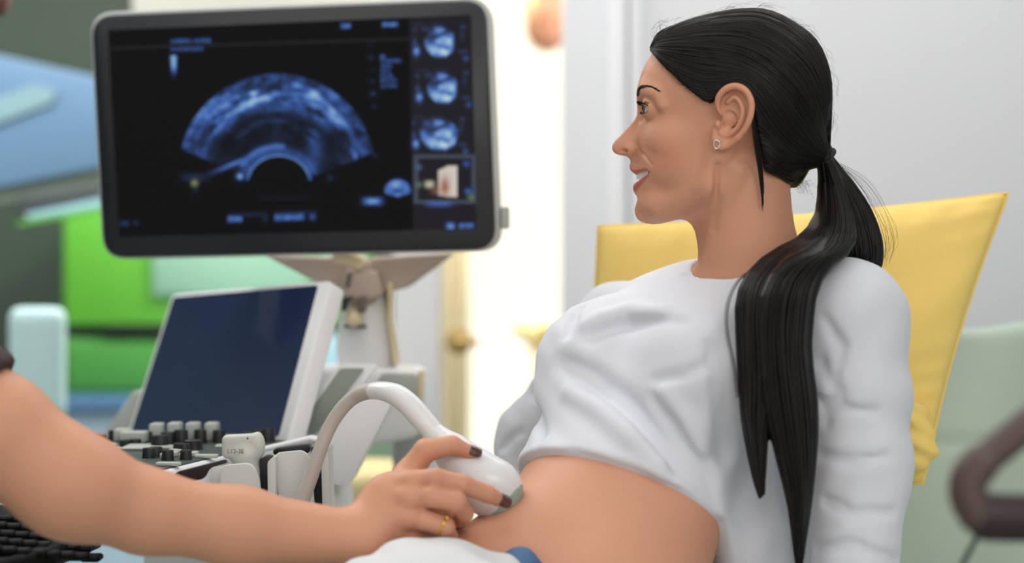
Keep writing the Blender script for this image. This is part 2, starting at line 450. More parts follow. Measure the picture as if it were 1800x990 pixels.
# ---- exam couch with sage upholstery
M_sage = mat('sage_vinyl', (172, 188, 176), .55, .06, 2, bump=.15, bscale=30)
M_sage2 = mat('light_mint_vinyl', (158, 186, 172), .55, .06, 2)
M_metal = mat('brushed_steel', (170, 172, 175), .35, .05, metal=.9)
cou = empty('exam_couch', 'sage green upholstered exam couch under and behind the reclining woman', 'couch')
def f_back(p):
    c = Pn(1760, 829, 2.52); q = p-c
    n = np.array([0, -.97, .24]); u = np.array([0, .24, .97])
    a = np.abs(q[:, 0])-.62; b = np.abs(q @ n)-.055; cc = np.abs(q @ u)-.22
    d = np.stack([a, b, cc], 1)+.03
    g = np.linalg.norm(np.maximum(d, 0), axis=1)+np.minimum(d.max(1), 0)-.03
    return g+.007*np.exp(-((q @ u-.034)/.007)**2)+.006*np.sin(q[:, 0]*16+q[:, 2]*9)+.004*np.sin(q[:, 0]*37-q[:, 2]*14)
c = Pn(1760, 829, 2.52); sdf_obj('backrest', f_back, c-np.array([.70, .2, .30]), c+np.array([.70, .2, .30]), .008, M_sage, cou)
def f_seat(p):
    q = p-np.array([.72, 1.95, .60]); d = np.abs(q)-np.array([.84, .42, .085])+.04
    g = np.linalg.norm(np.maximum(d, 0), axis=1)+np.minimum(d.max(1), 0)-.04
    return g+.006*np.sin(q[:, 0]*12+q[:, 1]*9)
sdf_obj('seat_cushion', f_seat, (-.25, 1.45, .48), (1.7, 2.5, .72), .02, M_sage, cou)
bm_obj('base_frame', boxm((-.05, 1.65, .47), (1.4, 2.35, .54), .01), M_metal, cou, True)
for (x, y) in ((.02, 1.72), (.02, 2.3), (1.25, 1.72), (1.25, 2.3)):
    tube('leg', [(x, y, .5), (x, y, 0)], .025, M_metal, cou)
def f_drape(p):
    x = np.clip((p[:, 2]-.78)/.35, 0, 1)
    return chain(p, [Pn(1712, 575, 2.36), Pn(1690, 640, 2.33), Pn(1668, 720, 2.31), Pn(1650, 790, 2.29)], [.03, .032, .026, .012], .03)*1
# towel hanging over the backrest
M_towel = mat('pale_mint_cotton', (160, 194, 178), .85, .05, 30, bump=.4, bscale=300)
def f_tow(p):
    q = p-Pn(1690, 650, 2.345); n = np.array([.0, -.97, .24]); u = np.array([.1, .24, .965])
    a = q @ n; b = q @ u; cxx = q[:, 0]+.18*b
    f1 = np.abs(a+.006*np.sin(cxx*120+b*10))-.006
    return np.maximum(np.maximum(f1, np.abs(cxx)-.052+.02*b), np.abs(b)-.115)
# pillow
M_yel = mat('yellow_cotton', (252, 217, 124), .8, .04, 12, bump=.35, bscale=500)
pil = empty('pillow', 'large pale yellow pillow behind the woman\'s shoulders', 'pillow')
def pillow(parent):
    TL, TR, BR, BL = [np.array(v) for v in (P(1052, 398, 2.22), P(1772, 340, 2.08), P(1622, 850, 2.02), P(990, 930, 2.16))]
    n = 90; V = []; 
    for side in (-1, 1):
        for i in range(n+1):
            for j in range(n+1):
                u, v = i/n, j/n
                # edges pulled in between the corners
                pin = .016
                uu = u+pin*math.sin(math.pi*v)*(1-2*u)*1.2; vv = v+pin*math.sin(math.pi*u)*(1-2*v)*1.2
                base = (TL*(1-uu)+TR*uu)*(1-vv)+(BL*(1-uu)+BR*uu)*vv
                nn = np.array([-.15, -1, .18]); nn = nn/np.linalg.norm(nn)
                puff = .088*(max(0, (1-(2*u-1)**2))**.42)*(max(0, 1-(2*v-1)**2)**.42)
                e = min(u, 1-u, v, 1-v)
                wr = .0015*math.sin(u*60+3*math.sin(v*9))*math.exp(-v*8)+.0022*math.sin(v*55+4*math.sin(v*9)+3*math.sin(u*7))*math.exp(-(1-u)*12)*min(1, e*30)
                wr += .0035*math.sin(9*u+13*v)*min(1, e*10)
                V.append(base-side*nn*-1*(puff+wr*min(1, e*40)) if side == 1 else base+nn*-1*(puff))
    F = []; N = n+1
    for s in (0, 1):
        o = s*N*N
        for i in range(n):
            for j in range(n):
                q = (o+i*N+j, o+(i+1)*N+j, o+(i+1)*N+j+1, o+i*N+j+1); F.append(q if s else q[::-1])
    o = mesh_np('pillow_case', V, F, M_yel, parent)
    bm = bmesh.new(); bm.from_mesh(o.data); bmesh.ops.remove_doubles(bm, verts=bm.verts, dist=1e-5); bmesh.ops.recalc_face_normals(bm, faces=bm.faces[:]); bm.to_mesh(o.data); bm.free()
    # seam piping
    path = []
    for k in range(200):
        t = k/200*4; i = int(t); f = t-i
        u, v = [(f, 0), (1, f), (1-f, 1), (0, 1-f)][i]
        pin = .016; uu = u+pin*math.sin(math.pi*v)*(1-2*u)*1.2; vv = v+pin*math.sin(math.pi*u)*(1-2*v)*1.2
        path.append((TL*(1-uu)+TR*uu)*(1-vv)+(BL*(1-uu)+BR*uu)*vv)
    tube('seam', path+[path[0]], .0022, M_yel, parent, 6)
pillow(pil)
# folded lower corner of the pillow, its flap
def f_flap(p):
    a = chain(p, [Pn(1604, 735, 2.0), Pn(1614, 790, 1.995), Pn(1604, 822, 1.99)], [.020, .018, .008], .02)
    return a+.002*np.sin(p[:, 2]*260+p[:, 0]*120)
lo, hi = box_of([P(1604, 735, 2.0), P(1614, 820, 1.99)], .05)
sdf_obj('pillow_flap', f_flap, lo, hi, .003, M_yel, pil)

# ---- blurred foreground chair arm at the right edge
M_wood = mat('dark_brown_wood', (84, 66, 60), .45, .12, 10)
M_dark = mat('dark_aubergine_leather', (52, 38, 44), .5, .1, 10)
arm = empty('armchair', 'dark brown chair arm, out of focus at the lower right edge', 'chair')
AD = 1.22
tube('arm_bow', catmull([P(1900, 690, AD), P(1830, 730, AD), P(1760, 785, AD), P(1712, 828, AD), P(1702, 870, AD), P(1724, 915, AD)], 40), [.012]*20+[.014]*20, M_wood, arm, 14)
def f_armpad(p):
    return smin(cone(p, Pn(1735, 903, AD), Pn(1960, 912, AD+.02), .0155, .0165), cone(p, Pn(1735, 915, AD+.05), Pn(1960, 920, AD+.07), .016, .016), .02)
lo, hi = box_of([P(1735, 903, AD), P(1960, 912, AD+.07)], .03)
sdf_obj('arm_pad', f_armpad, lo, hi, .004, M_dark, arm)
tube('arm_post', [P(1900, 900, AD), (P(1900, 900, AD).x, AD, 0)], .014, M_wood, arm)
tube('rear_post', [P(1900, 900, AD+.07), (P(1900, 900, AD).x, AD+.5, 0)], .014, M_wood, arm)
cd = tag(tube('thin_cord', [P(1722, 935, 1.35), P(1708, 962, 1.35), P(1692, 992, 1.35), P(1640, 1150, 1.36), P(1640, 3000, 1.38)], .0022, M_black), 'thin dark cord hanging below the blurred chair arm', 'cord')

# stool with a cream cushion seen between the machine and the hand
M_cream = mat('cream_yellow_vinyl', (232, 214, 158), .5, .04, 6)
stl = empty('stool', 'cream yellow cushioned stool seen through the gap under the machine', 'stool')
def f_st(p):
    q = p-np.array(P(640, 908, 3.05)); 
    r = np.sqrt(q[:, 0]**2+q[:, 1]**2)-.116; z = np.abs(q[:, 2])-.095
    d = np.stack([r, z], 1)+.03
    return np.linalg.norm(np.maximum(d, 0), axis=1)+np.minimum(d.max(1), 0)-.03
c = Pn(640, 908, 3.05); sdf_obj('cushion', f_st, c-.17, c+.17, .006, M_cream, stl)
tube('column', [tuple(c-np.array([0, 0, .08])), (c[0], c[1], .03)], .022, M_metal, stl)
lathe('foot_disc', [(.001, 0), (.2, 0), (.2, .02), (.03, .035), (.001, .035)], (c[0], c[1], 0), (0, 0, 1), M_metal, stl)
pm = empty('storage_bin', 'pale green bin standing behind the machine\'s white handle', 'bin')
cb('bin_body', 575, 700, 705, 830, 3.3, .25, mat('pale_green_plastic', (152, 184, 164), .5), pm, .012)
cb('bin_lid', 570, 690, 710, 704, 3.29, .27, mat('grey_beige_plastic', (172, 160, 150), .5), pm, .004)
bm_obj('bin_base', boxm((P(580, 0, 3.3).x, 3.32, 0), (P(700, 0, 3.3).x, 3.5, P(0, 828, 3.3).z), .01), M_trimw, pm, True)
# ------------------------------------------------------------------ ultrasound machine
M_white = mat('white_machine_plastic', (228, 228, 231), .4, .02, 8)
M_bezel = mat('dark_bezel_plastic', (30, 32, 40), .42, .05, 8)
M_shell = mat('light_grey_shell', (186, 190, 190), .4, .03)
M_deck = mat('dark_green_grey_deck', (56, 66, 62), .45, .1)
M_beige = mat('shaded_beige_arm_plastic', (186, 168, 156), .45, .05)  # shadow on the monitor mount is put into this beige tone
M_dgrey = mat('warm_dark_grey', (96, 86, 80), .5)
M_cham = mat('champagne_plastic', (222, 206, 170), .45)
M_grey = mat('sage_grey_insert', (134, 142, 132), .5, .04)
M_silver = mat('silver_grey_plastic', (170, 174, 172), .4, .04)
us = empty('ultrasound_machine', 'white ultrasound machine with big scan monitor, tilted touch display and knob deck', 'ultrasound machine')

# -- main monitor
mTL, mTR, mBR, mBL = P(157, 22, 2.36), P(862, -7, 2.305), P(880, 441, 2.305), P(180, 456, 2.36)
cen = (mTL+mTR+mBR+mBL)/4
ex = ((mTR-mTL)+(mBR-mBL)).normalized(); ez = ((mTL-mBL)+(mTR-mBR)); ez = (ez-ex*ez.dot(ex)).normalized(); ey = ez.cross(ex)
# ey points away from the camera?
if ey.y < 0: ey = -ey
mon = bm_obj('monitor', prism(round_poly([mTL, mTR, mBR, mBL], .034, 8), ey*.035, .004, 2), M_shell, us, True, sharp=60)
def inset(a, b, c, d, l, r, t, bo):
    """quad inset by fractions"""
    f = lambda u, v: (a*(1-u)+b*u)*(1-v)+(d*(1-u)+c*u)*v
    return [f(l, t), f(1-r, t), f(1-r, 1-bo), f(l, 1-bo)]
bz = inset(mTL, mTR, mBR, mBL, .0065, .010, .014, .006)
bezel = bm_obj('bezel', prism(round_poly([v-ey*.003 for v in bz], .032, 8), ey*.006, .001, 1), M_bezel, mon, True, sharp=60)
def on_plane(px, py, off):
    """where the view ray meets the monitor front plane moved towards the room by off"""
    o = Vector((0, 0, CAMZ)); d = P(px, py, 1)-o
    n = ey; p0 = mTL-ey*off
    return o+d*((p0-o).dot(n)/d.dot(n))
sq = [on_plane(x, y, .0042) for x, y in ((190, 53), (828, 26), (838, 402), (209, 416))]
# screen picture, worked out on a grid of vertices
NX, NY = 620, 360
U, Vv = np.meshgrid(np.linspace(0, 1, NX+1), np.linspace(0, 1, NY+1))
sqn = [np.array(v) for v in sq]
G = ((1-Vv)[..., None]*((1-U)[..., None]*sqn[0]+U[..., None]*sqn[1])+Vv[..., None]*((1-U)[..., None]*sqn[3]+U[..., None]*sqn[2])).reshape(-1, 3)
X = 900+G[:, 0]*K/G[:, 1]; Y = 495-(G[:, 2]-CAMZ)*K/G[:, 1]
img = np.zeros((len(X), 3)); val = np.zeros(len(X))
BL_ = np.array(lin((58, 98, 178))); 
def sst(a, b, x): 
    t = np.clip((x-a)/(b-a), 0, 1); return t*t*(3-2*t)
# fan : the big arc (outer) and inner arc
cx, cy = 487, 316+28
ang = np.degrees(np.arctan2(X-cx, cy-Y+0)); rad = np.hypot(X-cx, Y-cy)
ox, oy = 487, 318; rxo, ryo = 180, 190
ra = np.hypot((X-ox)/1.0, (Y-oy)); ang = np.degrees(np.arctan2(X-ox, oy-Y))
Rout = 188-12*np.abs(ang/70)**2+0; Rout = np.where(True, 190-.0022*ang**2*1.0, 0)
rin = 41+0*ang
icx, icy = 490, 322; ri = np.hypot((X-icx)/52, (Y-icy)/46)
edge = sst(0, 4, Rout-ra)*sst(0, .04, ri-1)
lo_line = 264+.0+np.maximum(0, 0)*X   # lower edges on both sides
angm = sst(0, 3, 73-np.abs(ang+1))
# body of tissue: lower boundary running from the fan's corners towards the inner arc
left = (Y-(262+(X-312)*.44)) < 0; right = (Y-(268+(664-X)*.42)) < 0
low = sst(0, 6, (262+(X-312)*.42)-Y)*(X < 487)+sst(0, 6, (268+(664-X)*.40)-Y)*(X >= 487)
fan = edge*low*(Y < 318)
n1 = fbm(ang*.09+7, ra*.055, 3, 5); n2 = fbm(ang*.16+2, ra*.16, 9, 4); n3 = fbm(ang*.05, ra*.2+3, 21, 3)
n4 = fbm(X*.11, Y*.13, 31, 4)
tis = .17+.85*np.clip(n1-.34, 0, 1)+.75*np.clip(n2-.45, 0, 1)+.35*(n4-.45)
t_ = ra/Rout
outer = sst(.60, .74, t_)
tis *= .22+.95*outer
tis += .40*np.exp(-((t_-(.80+.05*np.sin(ang*.04)))/.028)**2)*sst(-.1, .5, n3)*(.5+.7*(vnoise(ang*.08, ang*0, 4)))
tis += .30*np.exp(-((ra-(150-.006*(ang-38)**2))/6)**2)*sst(10, 30, ang)*sst(62, 48, ang)
tis += .30*np.clip(n3-.42, 0, 1)*3*np.exp(-((t_-.55)/.08)**2)*(np.abs(ang) < 45)
tis *= 1-.85*np.exp(-(((X-395)/48)**2+((Y-252)/20)**2))
tis *= 1-.8*np.exp(-(((X-595)/34)**2+((Y-245)/28)**2))
tis *= 1-.7*np.exp(-(((X-515)/16)**2+((Y-252)/8)**2))
tis += .42*np.exp(-((ri-1.42)/.10)**2)*(X < 500)*(X > 400)*(Y < 292)
tis += .32*np.exp(-((ri-1.2)/.22)**2)*(np.abs(ang) < 80)
tis += .5*np.exp(-((ri-1.045)/.035)**2)
tis += .30*np.exp(-(((X-555)/14)**2+((Y-262)/30)**2))
tis += .65*np.exp(-(((X-445)/9)**2+((Y-164)/4)**2))+.45*np.exp(-(((X-522)/12)**2+((Y-150)/6)**2))+.3*np.exp(-(((X-553)/10)**2+((Y-163)/5)**2))
fanv = np.clip(tis, 0, 1.3)*fan
# inner arc strip reaching below
strip = np.exp(-((ri-1.07)/.05)**2)*(Y < 316)*(Y > 270)*sst(470, 430, Y)
fanv = np.maximum(fanv, .62*strip)
blob = lambda x, y, a, b, p=2.: np.exp(-(np.abs((X-x)/a)**p+np.abs((Y-y)/b)**p))
fanv = np.maximum(fanv, .70*np.exp(-(((X-408)+(Y-290)*1.6)/15)**2-(((Y-290)+(X-405)*.35)/5)**2))
val = fanv
def add(v): 
    global val; val = np.maximum(val, v)
add(.95*blob(422, 310, 6.5, 6)); add(.22*blob(581, 313, 5, 5))
def text(x0, x1, y, hh, v, seed, slope=-.028, gap=()):
    """a row of small blurred characters"""
    yy = y+(X-x0)*slope
    row = np.exp(-np.abs((Y-yy)/hh)**4)*sst(x0-1, x0+2, X)*sst(x1+1, x1-2, X)
    ch = .55+.75*vnoise((X-x0)*.42, (Y-yy)*.35, seed)
    for g0, g1 in gap: row = row*(1-sst(g0-1, g0+1, X)*sst(g1+1, g1-1, X))
    add(np.clip(v*row*ch, 0, 1))
text(299, 371, 73, 4.2, .46, 1, gap=[(337, 341)]); text(299, 358, 87, 3.8, .38, 2)
text(598, 617, 46, 4.8, .62, 3); text(671, 700, 43.5, 4.6, .62, 4)
for k, (x1, y) in enumerate(((678, 100), (706, 107.5), (689, 116.5), (687, 125), (691, 134), (698, 142), (699, 151.5))):
    text(668, x1, y, 3.7, .55 if k == 0 else .40, 10+k)
add(.92*np.exp(-np.abs((X-(305+(Y-97)*.02))/(6.2-(Y-97)*.06).clip(1.5))**3)*sst(96, 99, Y)*sst(142, 112, Y))
for k, (y, v) in enumerate(((78, .06), (101, .17), (122, .06), (143, .14), (165, .30), (187, .14), (273, .15))):
    add(v*blob(651+k*1.2, y, 5, 4))
text(400, 426, 385.5, 6, .62, 30); text(482, 535, 382.5, 6.2, .62, 31); add(.5*blob(549, 381, 6, 6)); add(.2*blob(466, 384, 4, 6))
add(.17*np.exp(-((Y-(379-(X-405)*.03))/3.2)**2)*(X > 402)*(X < 470)); add(.15*np.exp(-((Y-(375-(X-482)*.03))/3)**2)*(X > 484)*(X < 556))
add(.05*np.exp(-((Y-348)/3)**2)*(X > 455)*(X < 545))
add(.62*blob(655, 354, 19, 8, 4)*(.8+.6*blob(655, 354, 14, 4)))
mf = np.exp(-(np.maximum(0, np.hypot((X-699)/24, (Y-336)/22)-.82)/.14)**2)*sst(347, 340, Y+np.abs(X-699)*.3-3)
add(.78*mf*(.55+.8*fbm(X*.12, Y*.12, 5, 3))*(1-.5*blob(699, 336, 9, 4)))
text(209, 227, 393, 5, .22, 40); text(234, 244, 392, 4, .2, 41)
add(.75*blob(792, 398, 8, 7, 3)); text(806, 834, 397.5, 5, .55, 42)
add(.20*blob(342, 312, 22, 7, 3)); add(.12*blob(343, 330, 5, 10))
# thumbnails
def thumb(cx_, cy_, seed, wide=1.0):
    global val
    x, y = X-cx_, Y-cy_
    r = np.hypot(x/(27*wide), y/29)+.30*(fbm(x*.09+5, y*.09, 77, 3)-.5)
    v = sst(1.06, .8, r)*(.28+1.25*np.clip(fbm(x*.075+3, y*.10+1, 78, 4)-.22, 0, 1))
    v += .5*np.exp(-((x-6)/14)**2-((y-18)/8)**2)+.3*np.exp(-((x-18)/7)**2-((y-4)/10)**2)
    v *= 1-.8*np.exp(-(((x-3)+(y+14)*1.0)/12)**2-(((y+13)+(x-3)*.35)/2.6)**2)
    v = np.clip(v, 0, 1.15)*(np.abs(y) < 33)*(r < 1.1)
    add(v)
    add(.85*np.exp(-np.abs((x+41)/6)**2-((y-17)/9)**2)); add(.35*np.exp(-np.abs((x+44)/4)**3-((y-4)/10)**2)); add(.3*np.exp(-((x+44)/4)**2-((y+20)/4)**2))
    add(.30*np.exp(-((x+25)/7)**2-((y+22)/4)**2)); add(.3*np.exp(-((x-41)/5)**2-((y+26)/4)**2)); add(.2*np.exp(-((x-39)/4)**2-((y+12)/10)**2))
    add(.26*np.exp(-((x-41)/9)**4-((y-18)/3.5)**2)); add(.45*np.exp(-((x-46)/5)**2-((y-30)/5)**2))
    add(.12*np.exp(-((x+36)/12)**4-((y+30)/3)**2)); add(.12*np.exp(-((x+4)/12)**4-((y+30)/3)**2))
thumb(773, 73, 1); thumb(778, 154, 2); thumb(772, 236, 3, 1.3)
def heat(v):
    v = np.clip(v, 0, 1.3)
    s = np.array([[10, 9, 10], [30, 42, 68], [46, 76, 136], [74, 112, 182], [122, 162, 200], [176, 204, 216]], float)
    s = np.array([lin(c) for c in s]); t = np.clip(v/1.0*4.6, 0, 4.999); i = t.astype(int); f = (t-i)[:, None]
    return s[i]*(1-f)+s[i+1]*f
img = heat(val)
# side column slightly lighter, header line, frame around the fourth thumbnail and its warm picture
img += np.array(lin((34, 32, 38)))[None]*.6*(sst(716, 722, X-(Y-20)*.02)[:, None])
img += (.012*np.exp(-((Y-(85-(X-195)*.032))/2.5)**2)*(X < 722))[:, None]
fx, fy = (X-782)/51, (Y-315)/40
fr = np.exp(-((np.maximum(np.abs(fx), np.abs(fy))-1)*14)**2)
img += fr[:, None]*np.array(lin((62, 72, 88)))
wm = sst(1.05, .9, np.maximum(np.abs((X-787)/17), np.abs((Y-319)/28)+.12*np.clip(-(X-787)/17, 0, 2)+.25*np.clip(-(X-787)/17, 0, 2)*np.clip(-(Y-319)/28, 0, 2)))
core = blob(782, 328, 9, 18)
img = img*(1-wm[:, None])+wm[:, None]*((1-core)[:, None]*np.array(lin((206, 196, 186)))+core[:, None]*np.array(lin((150, 92, 70))))
b2 = np.maximum(blob(755, 324, 8, 6, 3), 0); img = img*(1-b2[:, None])+b2[:, None]*np.array(lin((186, 178, 160)))
b3 = blob(767, 336, 9, 6); img = img*(1-.6*b3[:, None])+.6*b3[:, None]*np.array(lin((150, 100, 84)))
for (x, y, c) in ((736, 294, (70, 96, 130)), (736, 325, (88, 112, 92)), (820, 288, (52, 84, 150)), (823, 337, (60, 96, 170)), (828, 347, (92, 120, 86)), (342, 322, (130, 142, 90))):
    b = blob(x, y, 5, 5)[:, None]; img = img*(1-b)+b*np.array(lin(c))
img += (blob(772, 359, 22, 5, 4)[:, None])*np.array(lin((44, 72, 136)))
ii = np.arange(NY)[:, None]*(NX+1)+np.arange(NX)[None]; ii = ii.ravel()
Fs = np.stack([ii, ii+NX+1, ii+NX+2, ii+1], 1)
M_scr = bpy.data.materials.new('scan_screen'); M_scr.use_nodes = True
_n = M_scr.node_tree; _b = _n.nodes['Principled BSDF']; _a = _n.nodes.new('ShaderNodeAttribute'); _a.attribute_name = 'Col'
_n.links.new(_a.outputs['Color'], _b.inputs['Emission Color']); _b.inputs['Emission Strength'].default_value = 1.0
_b.inputs['Base Color'].default_value = (.004, .004, .005, 1); _b.inputs['Roughness'].default_value = .15; _b.inputs['Specular IOR Level'].default_value = .04
scr = mesh_np('screen', G, Fs, M_scr, mon, colors=img)
bm_obj('side_button', boxm((0, 0, 0), (.012, .02, .03), .003), M_silver, mon, True).location = P(880, 402, 2.305)

# -- monitor arm and column
def sol(name, pts, rs, m, parent=us, k=.01, h=.004, pad=.05, fn=None):
    pts = [np.array(p) for p in pts]
    f = (lambda p: chain(p, pts, rs, k)) if fn is None else fn
    lo, hi = box_of(pts, max(rs)+pad*.3); return sdf_obj(name, f, lo, hi, h, m, parent)
def plate(name, px, d, th, m, bevel=.004, parent=us, r=0, dd=None):
    pts = [P(x, y, (d if dd is None else dd[i])) for i, (x, y) in enumerate(px)]
    if r: pts = round_poly(pts, r, 5)
    return bm_obj(name, prism(pts, (0, th, 0), bevel, 2), m, parent, True, sharp=50)
AR = 2.40
plate('monitor_bracket', [(462, 448), (600, 452), (640, 500), (636, 520), (588, 514)], AR, .05, M_beige, .006)
plate('monitor_bracket', [(650, 452), (800, 444), (716, 506), (664, 516), (652, 500)], AR, .05, M_beige, .006)
bj = sol('tilt_joint', [P(634, 476, AR+.01), P(634, 520, AR+.01)], [.022, .024], M_beige)
plate('joint_cover', [(606, 476), (662, 476), (672, 520), (640, 528), (600, 524)], AR-.03, .03, M_dgrey if False else M_beige, .004)
plate('joint_slot', [(611, 480), (618, 480), (614, 504), (606, 506)], AR-.036, .01, M_dgrey, .001)
plate('joint_slot', [(600, 522), (620, 522), (612, 532), (608, 546), (600, 548)], AR-.045, .015, M_black, .001)
plate('joint_slot', [(632, 522), (644, 522), (642, 550), (630, 548)], AR-.045, .015, M_dgrey, .001)
tube('release_lever', catmull([P(586, 450, AR-.03), P(606, 453, AR-.03), P(626, 458, AR-.03), P(636, 470, AR-.03)], 14), .010, M_cham, us)
sol('column', [P(644, 505, AR+.04), P(643, 560, AR+.03), P(644, 610, AR+.03), P(646, 700, AR+.03)], [.032, .033, .038, .045], M_white, k=.02)
plate('column_trim', [(680, 498), (690, 496), (688, 560), (700, 640), (690, 645), (680, 570)], AR-.005, .05, M_cham, .003)
sol('tilt_knob', [P(622, 552, AR-.02), P(622, 560, AR-.03)], [.011, .012], M_cham, h=.002)
plate('label_strip', [(604, 571), (644, 571), (644, 577), (604, 577)], AR-.016, .006, M_dgrey, .001)
# rear housing pieces right of the column
hs = plate('rear_housing', [(520, 646), (742, 650), (744, 700), (735, 770), (560, 800), (500, 780)], 2.36, .12, M_white, .01)
plate('housing_recess', [(668, 655), (736, 658), (734, 702), (660, 702)], 2.352, .012, M_silver, .003, hs, r=.01)
plate('housing_edge', [(736, 650), (745, 652), (741, 706), (733, 704)], 2.35, .03, M_cham, .003, hs)
# -- touch display, leaning back
tBL, tBR, tTR, tTL = P(231, 758, 2.42), P(490, 768, 2.14), P(560, 502, 2.24), P(306, 523, 2.50)
tx = (tBR-tBL).normalized(); tz = (tTR-tBR).normalized(); tn = tx.cross(tz).normalized()
if tn.y < 0: tn = -tn
tb = bm_obj('touch_display', prism(round_poly([tBL-tx*.008-tz*.01, tBR+tx*.024-tz*.01, tTR+tx*.028+tz*.006, tTL-tx*.008+tz*.006], .012, 5), tn*.024, .004, 2), M_white, us, True, sharp=50)
M_tscr = mat('dark_blue_glass', (20, 28, 48), .12, .3, 5, spec=.5, coat=.5, emit=(36, 52, 92), estr=.28)
bm_obj('touch_screen', prism(round_poly([tBL-tn*.001, tBR-tn*.001, tTR-tn*.001, tTL-tn*.001], .006, 4), tn*.004, 0), M_tscr, tb)
plate('display_stand', [(262, 680), (232, 690), (170, 780), (230, 780)], 2.45, .03, M_silver, .004)

# -- knob deck: horizontal plane
DZ = .95
def Gd(px, py, z=DZ):
    d = (CAMZ-z)*K/(py-495); return P(px, py, d)
deck = [Gd(186, 763), Gd(520, 770), Gd(545, 773), Gd(420, 797), Gd(300, 827), Gd(200, 838), Gd(120, 828), Gd(130, 790)]
dk = bm_obj('control_deck', prism(deck, (0, 0, -.07), .006, 2), M_white, us, True, sharp=50)
deckp = [Gd(196, 765, DZ+.002), Gd(495, 771, DZ+.002), Gd(505, 775, DZ+.002), Gd(405, 795, DZ+.002), Gd(285, 824, DZ+.002), Gd(210, 832, DZ+.002), Gd(136, 822, DZ+.002), Gd(142, 790, DZ+.002)]
bm_obj('key_panel', prism(deckp, (0, 0, -.01), .001, 1), M_deck, dk)
M_knob = mat('black_rubber_knob', (15, 16, 24), .5, .1)
M_key = mat('pale_grey_key', (176, 182, 176), .45, .04)
for (x, y, r, h) in ((204, 776, .011, .020), (222, 785, .009, .012), (237, 784, .009, .012), (259, 776, .010, .018), (281, 788, .012, .022), (296, 782, .011, .022), (318, 782, .010, .026), (316, 794, .009, .014),
                     (340, 790, .012, .016), (352, 779, .009, .024), (385, 778, .009, .022), (262, 805, .0085, .016), (274, 803, .0085, .016), (295, 809, .0075, .016), (327, 808, .0075, .015), (324, 795, .008, .014), (438, 779, .011, .020), (456, 776, .011, .022), (470, 776, .011, .024)):
    lathe('knob', [(.0005, 0), (r*.95, 0), (r*.9, h*.15), (r*.85, h*.64), (r*.76, h*.7), (.0005, h*.7)], Gd(x, y, DZ+.002), (0, 0, 1), M_knob, dk, 16)
for (x, y, sx, sy, h) in ((217, 776, .010, .006, .016), (236, 778, .016, .006, .014), (276, 775, .008, .006, .022), (308, 775, .008, .006, .023), (340, 775, .008, .006, .023), (373, 775, .008, .006, .023),
                          (246, 789, .018, .012, .004), (288, 789, .014, .006, .004), (310, 795, .009, .005, .004), (287, 806, .003, .003, .006), (308, 803, .003, .003, .006), (320, 806, .003, .003, .006), (342, 803, .004, .004, .006),
                          (363, 805, .013, .003, .004), (296, 819, .013, .003, .004), (196, 793, .010, .006, .004), (183, 787, .012, .010, .004), (400, 786, .014, .004, .003)):
    g = Gd(x, y, DZ+.002)
    bm_obj('key', boxm((g.x-sx, g.y-sy*2, g.z), (g.x+sx, g.y+sy*2, g.z+h), min(sx, sy)*.4, 2), M_key, dk, True)
lathe('red_button', [(.0005, 0), (.012, 0), (.012, .006), (.0005, .008)], Gd(172, 773, DZ+.0), (0, 0, 1), mat('brick_red_plastic', (140, 76, 60), .5), dk, 14)

# -- white frame shaped carry handle with grey insert, and slanted leg
plate('side_bin', [(597, 640), (664, 643), (560, 772), (508, 768)], 2.18, .03, M_white, .004, r=.008)
plate('bin_insert', [(598, 648), (641, 648), (556, 763), (518, 761)], 2.174, .008, M_grey, .001, r=.004)
plate('support_leg', [(640, 690), (702, 686), (612, 858), (576, 850), (560, 800), (596, 730)], 2.12, .08, M_white, .008, r=.01)
plate('lower_body', [(330, 832), (585, 800), (600, 900), (600, 1400), (250, 1400), (250, 900)], 2.16, .18, M_white, .01)
plate('side_cover', [(690, 700), (752, 740), (752, 860), (700, 900), (688, 800)], 2.5, .05, M_silver, .006)
bm_obj('base_plinth', boxm((P(300, 0, 2.1).x, 1.98, .0), (P(640, 0, 2.1).x, 2.6, .12), .02), M_white, us, True)

# -- probe holders: curved white cups with black inner wall
M_cup = mat('holder_grey_white', (204, 206, 203), .4, .03)
def cup(name, px, d, th, m, parent, lean=(0, 0)): 
    return plate(name, px, d, th, m, .0025, parent, r=.010)
ho = plate('probe_holder_rail', [(296, 828), (420, 797), (545, 768), (574, 777), (574, 783), (545, 777), (420, 805), (302, 834)], 2.0, .03, M_white, .003)
cup('holder_cup', [(362, 838), (372, 820), (402, 820), (400, 862), (420, 900), (362, 900)], 1.91, .008, M_cup, ho)
cup('holder_cup', [(385, 819), (442, 814), (456, 840), (462, 940), (395, 940)], 1.885, .008, M_cup, ho)
cup('holder_cup', [(470, 812), (480, 803), (484, 803), (485, 940), (472, 940)], 1.885, .05, M_cup, ho)
cup('holder_cup', [(481, 797), (532, 792), (546, 806), (556, 940), (497, 940)], 1.90, .008, M_cup, ho)
cup('holder_cup', [(564, 790), (572, 782), (577, 788), (582, 940), (568, 940)], 1.90, .05, M_cup, ho)
cup('holder_lining', [(456, 805), (476, 803), (476, 940), (460, 940)], 1.925, .03, M_black, ho)
cup('holder_lining', [(546, 784), (569, 781), (569, 940), (554, 940)], 1.94, .03, M_black, ho)
cup('holder_lining', [(480, 790), (545, 781), (545, 797), (480, 800)], 1.96, .02, M_black, ho)
cup('holder_lining', [(306, 831), (396, 808), (400, 814), (368, 823), (360, 842), (306, 852)], 1.775, .006, M_black, ho)

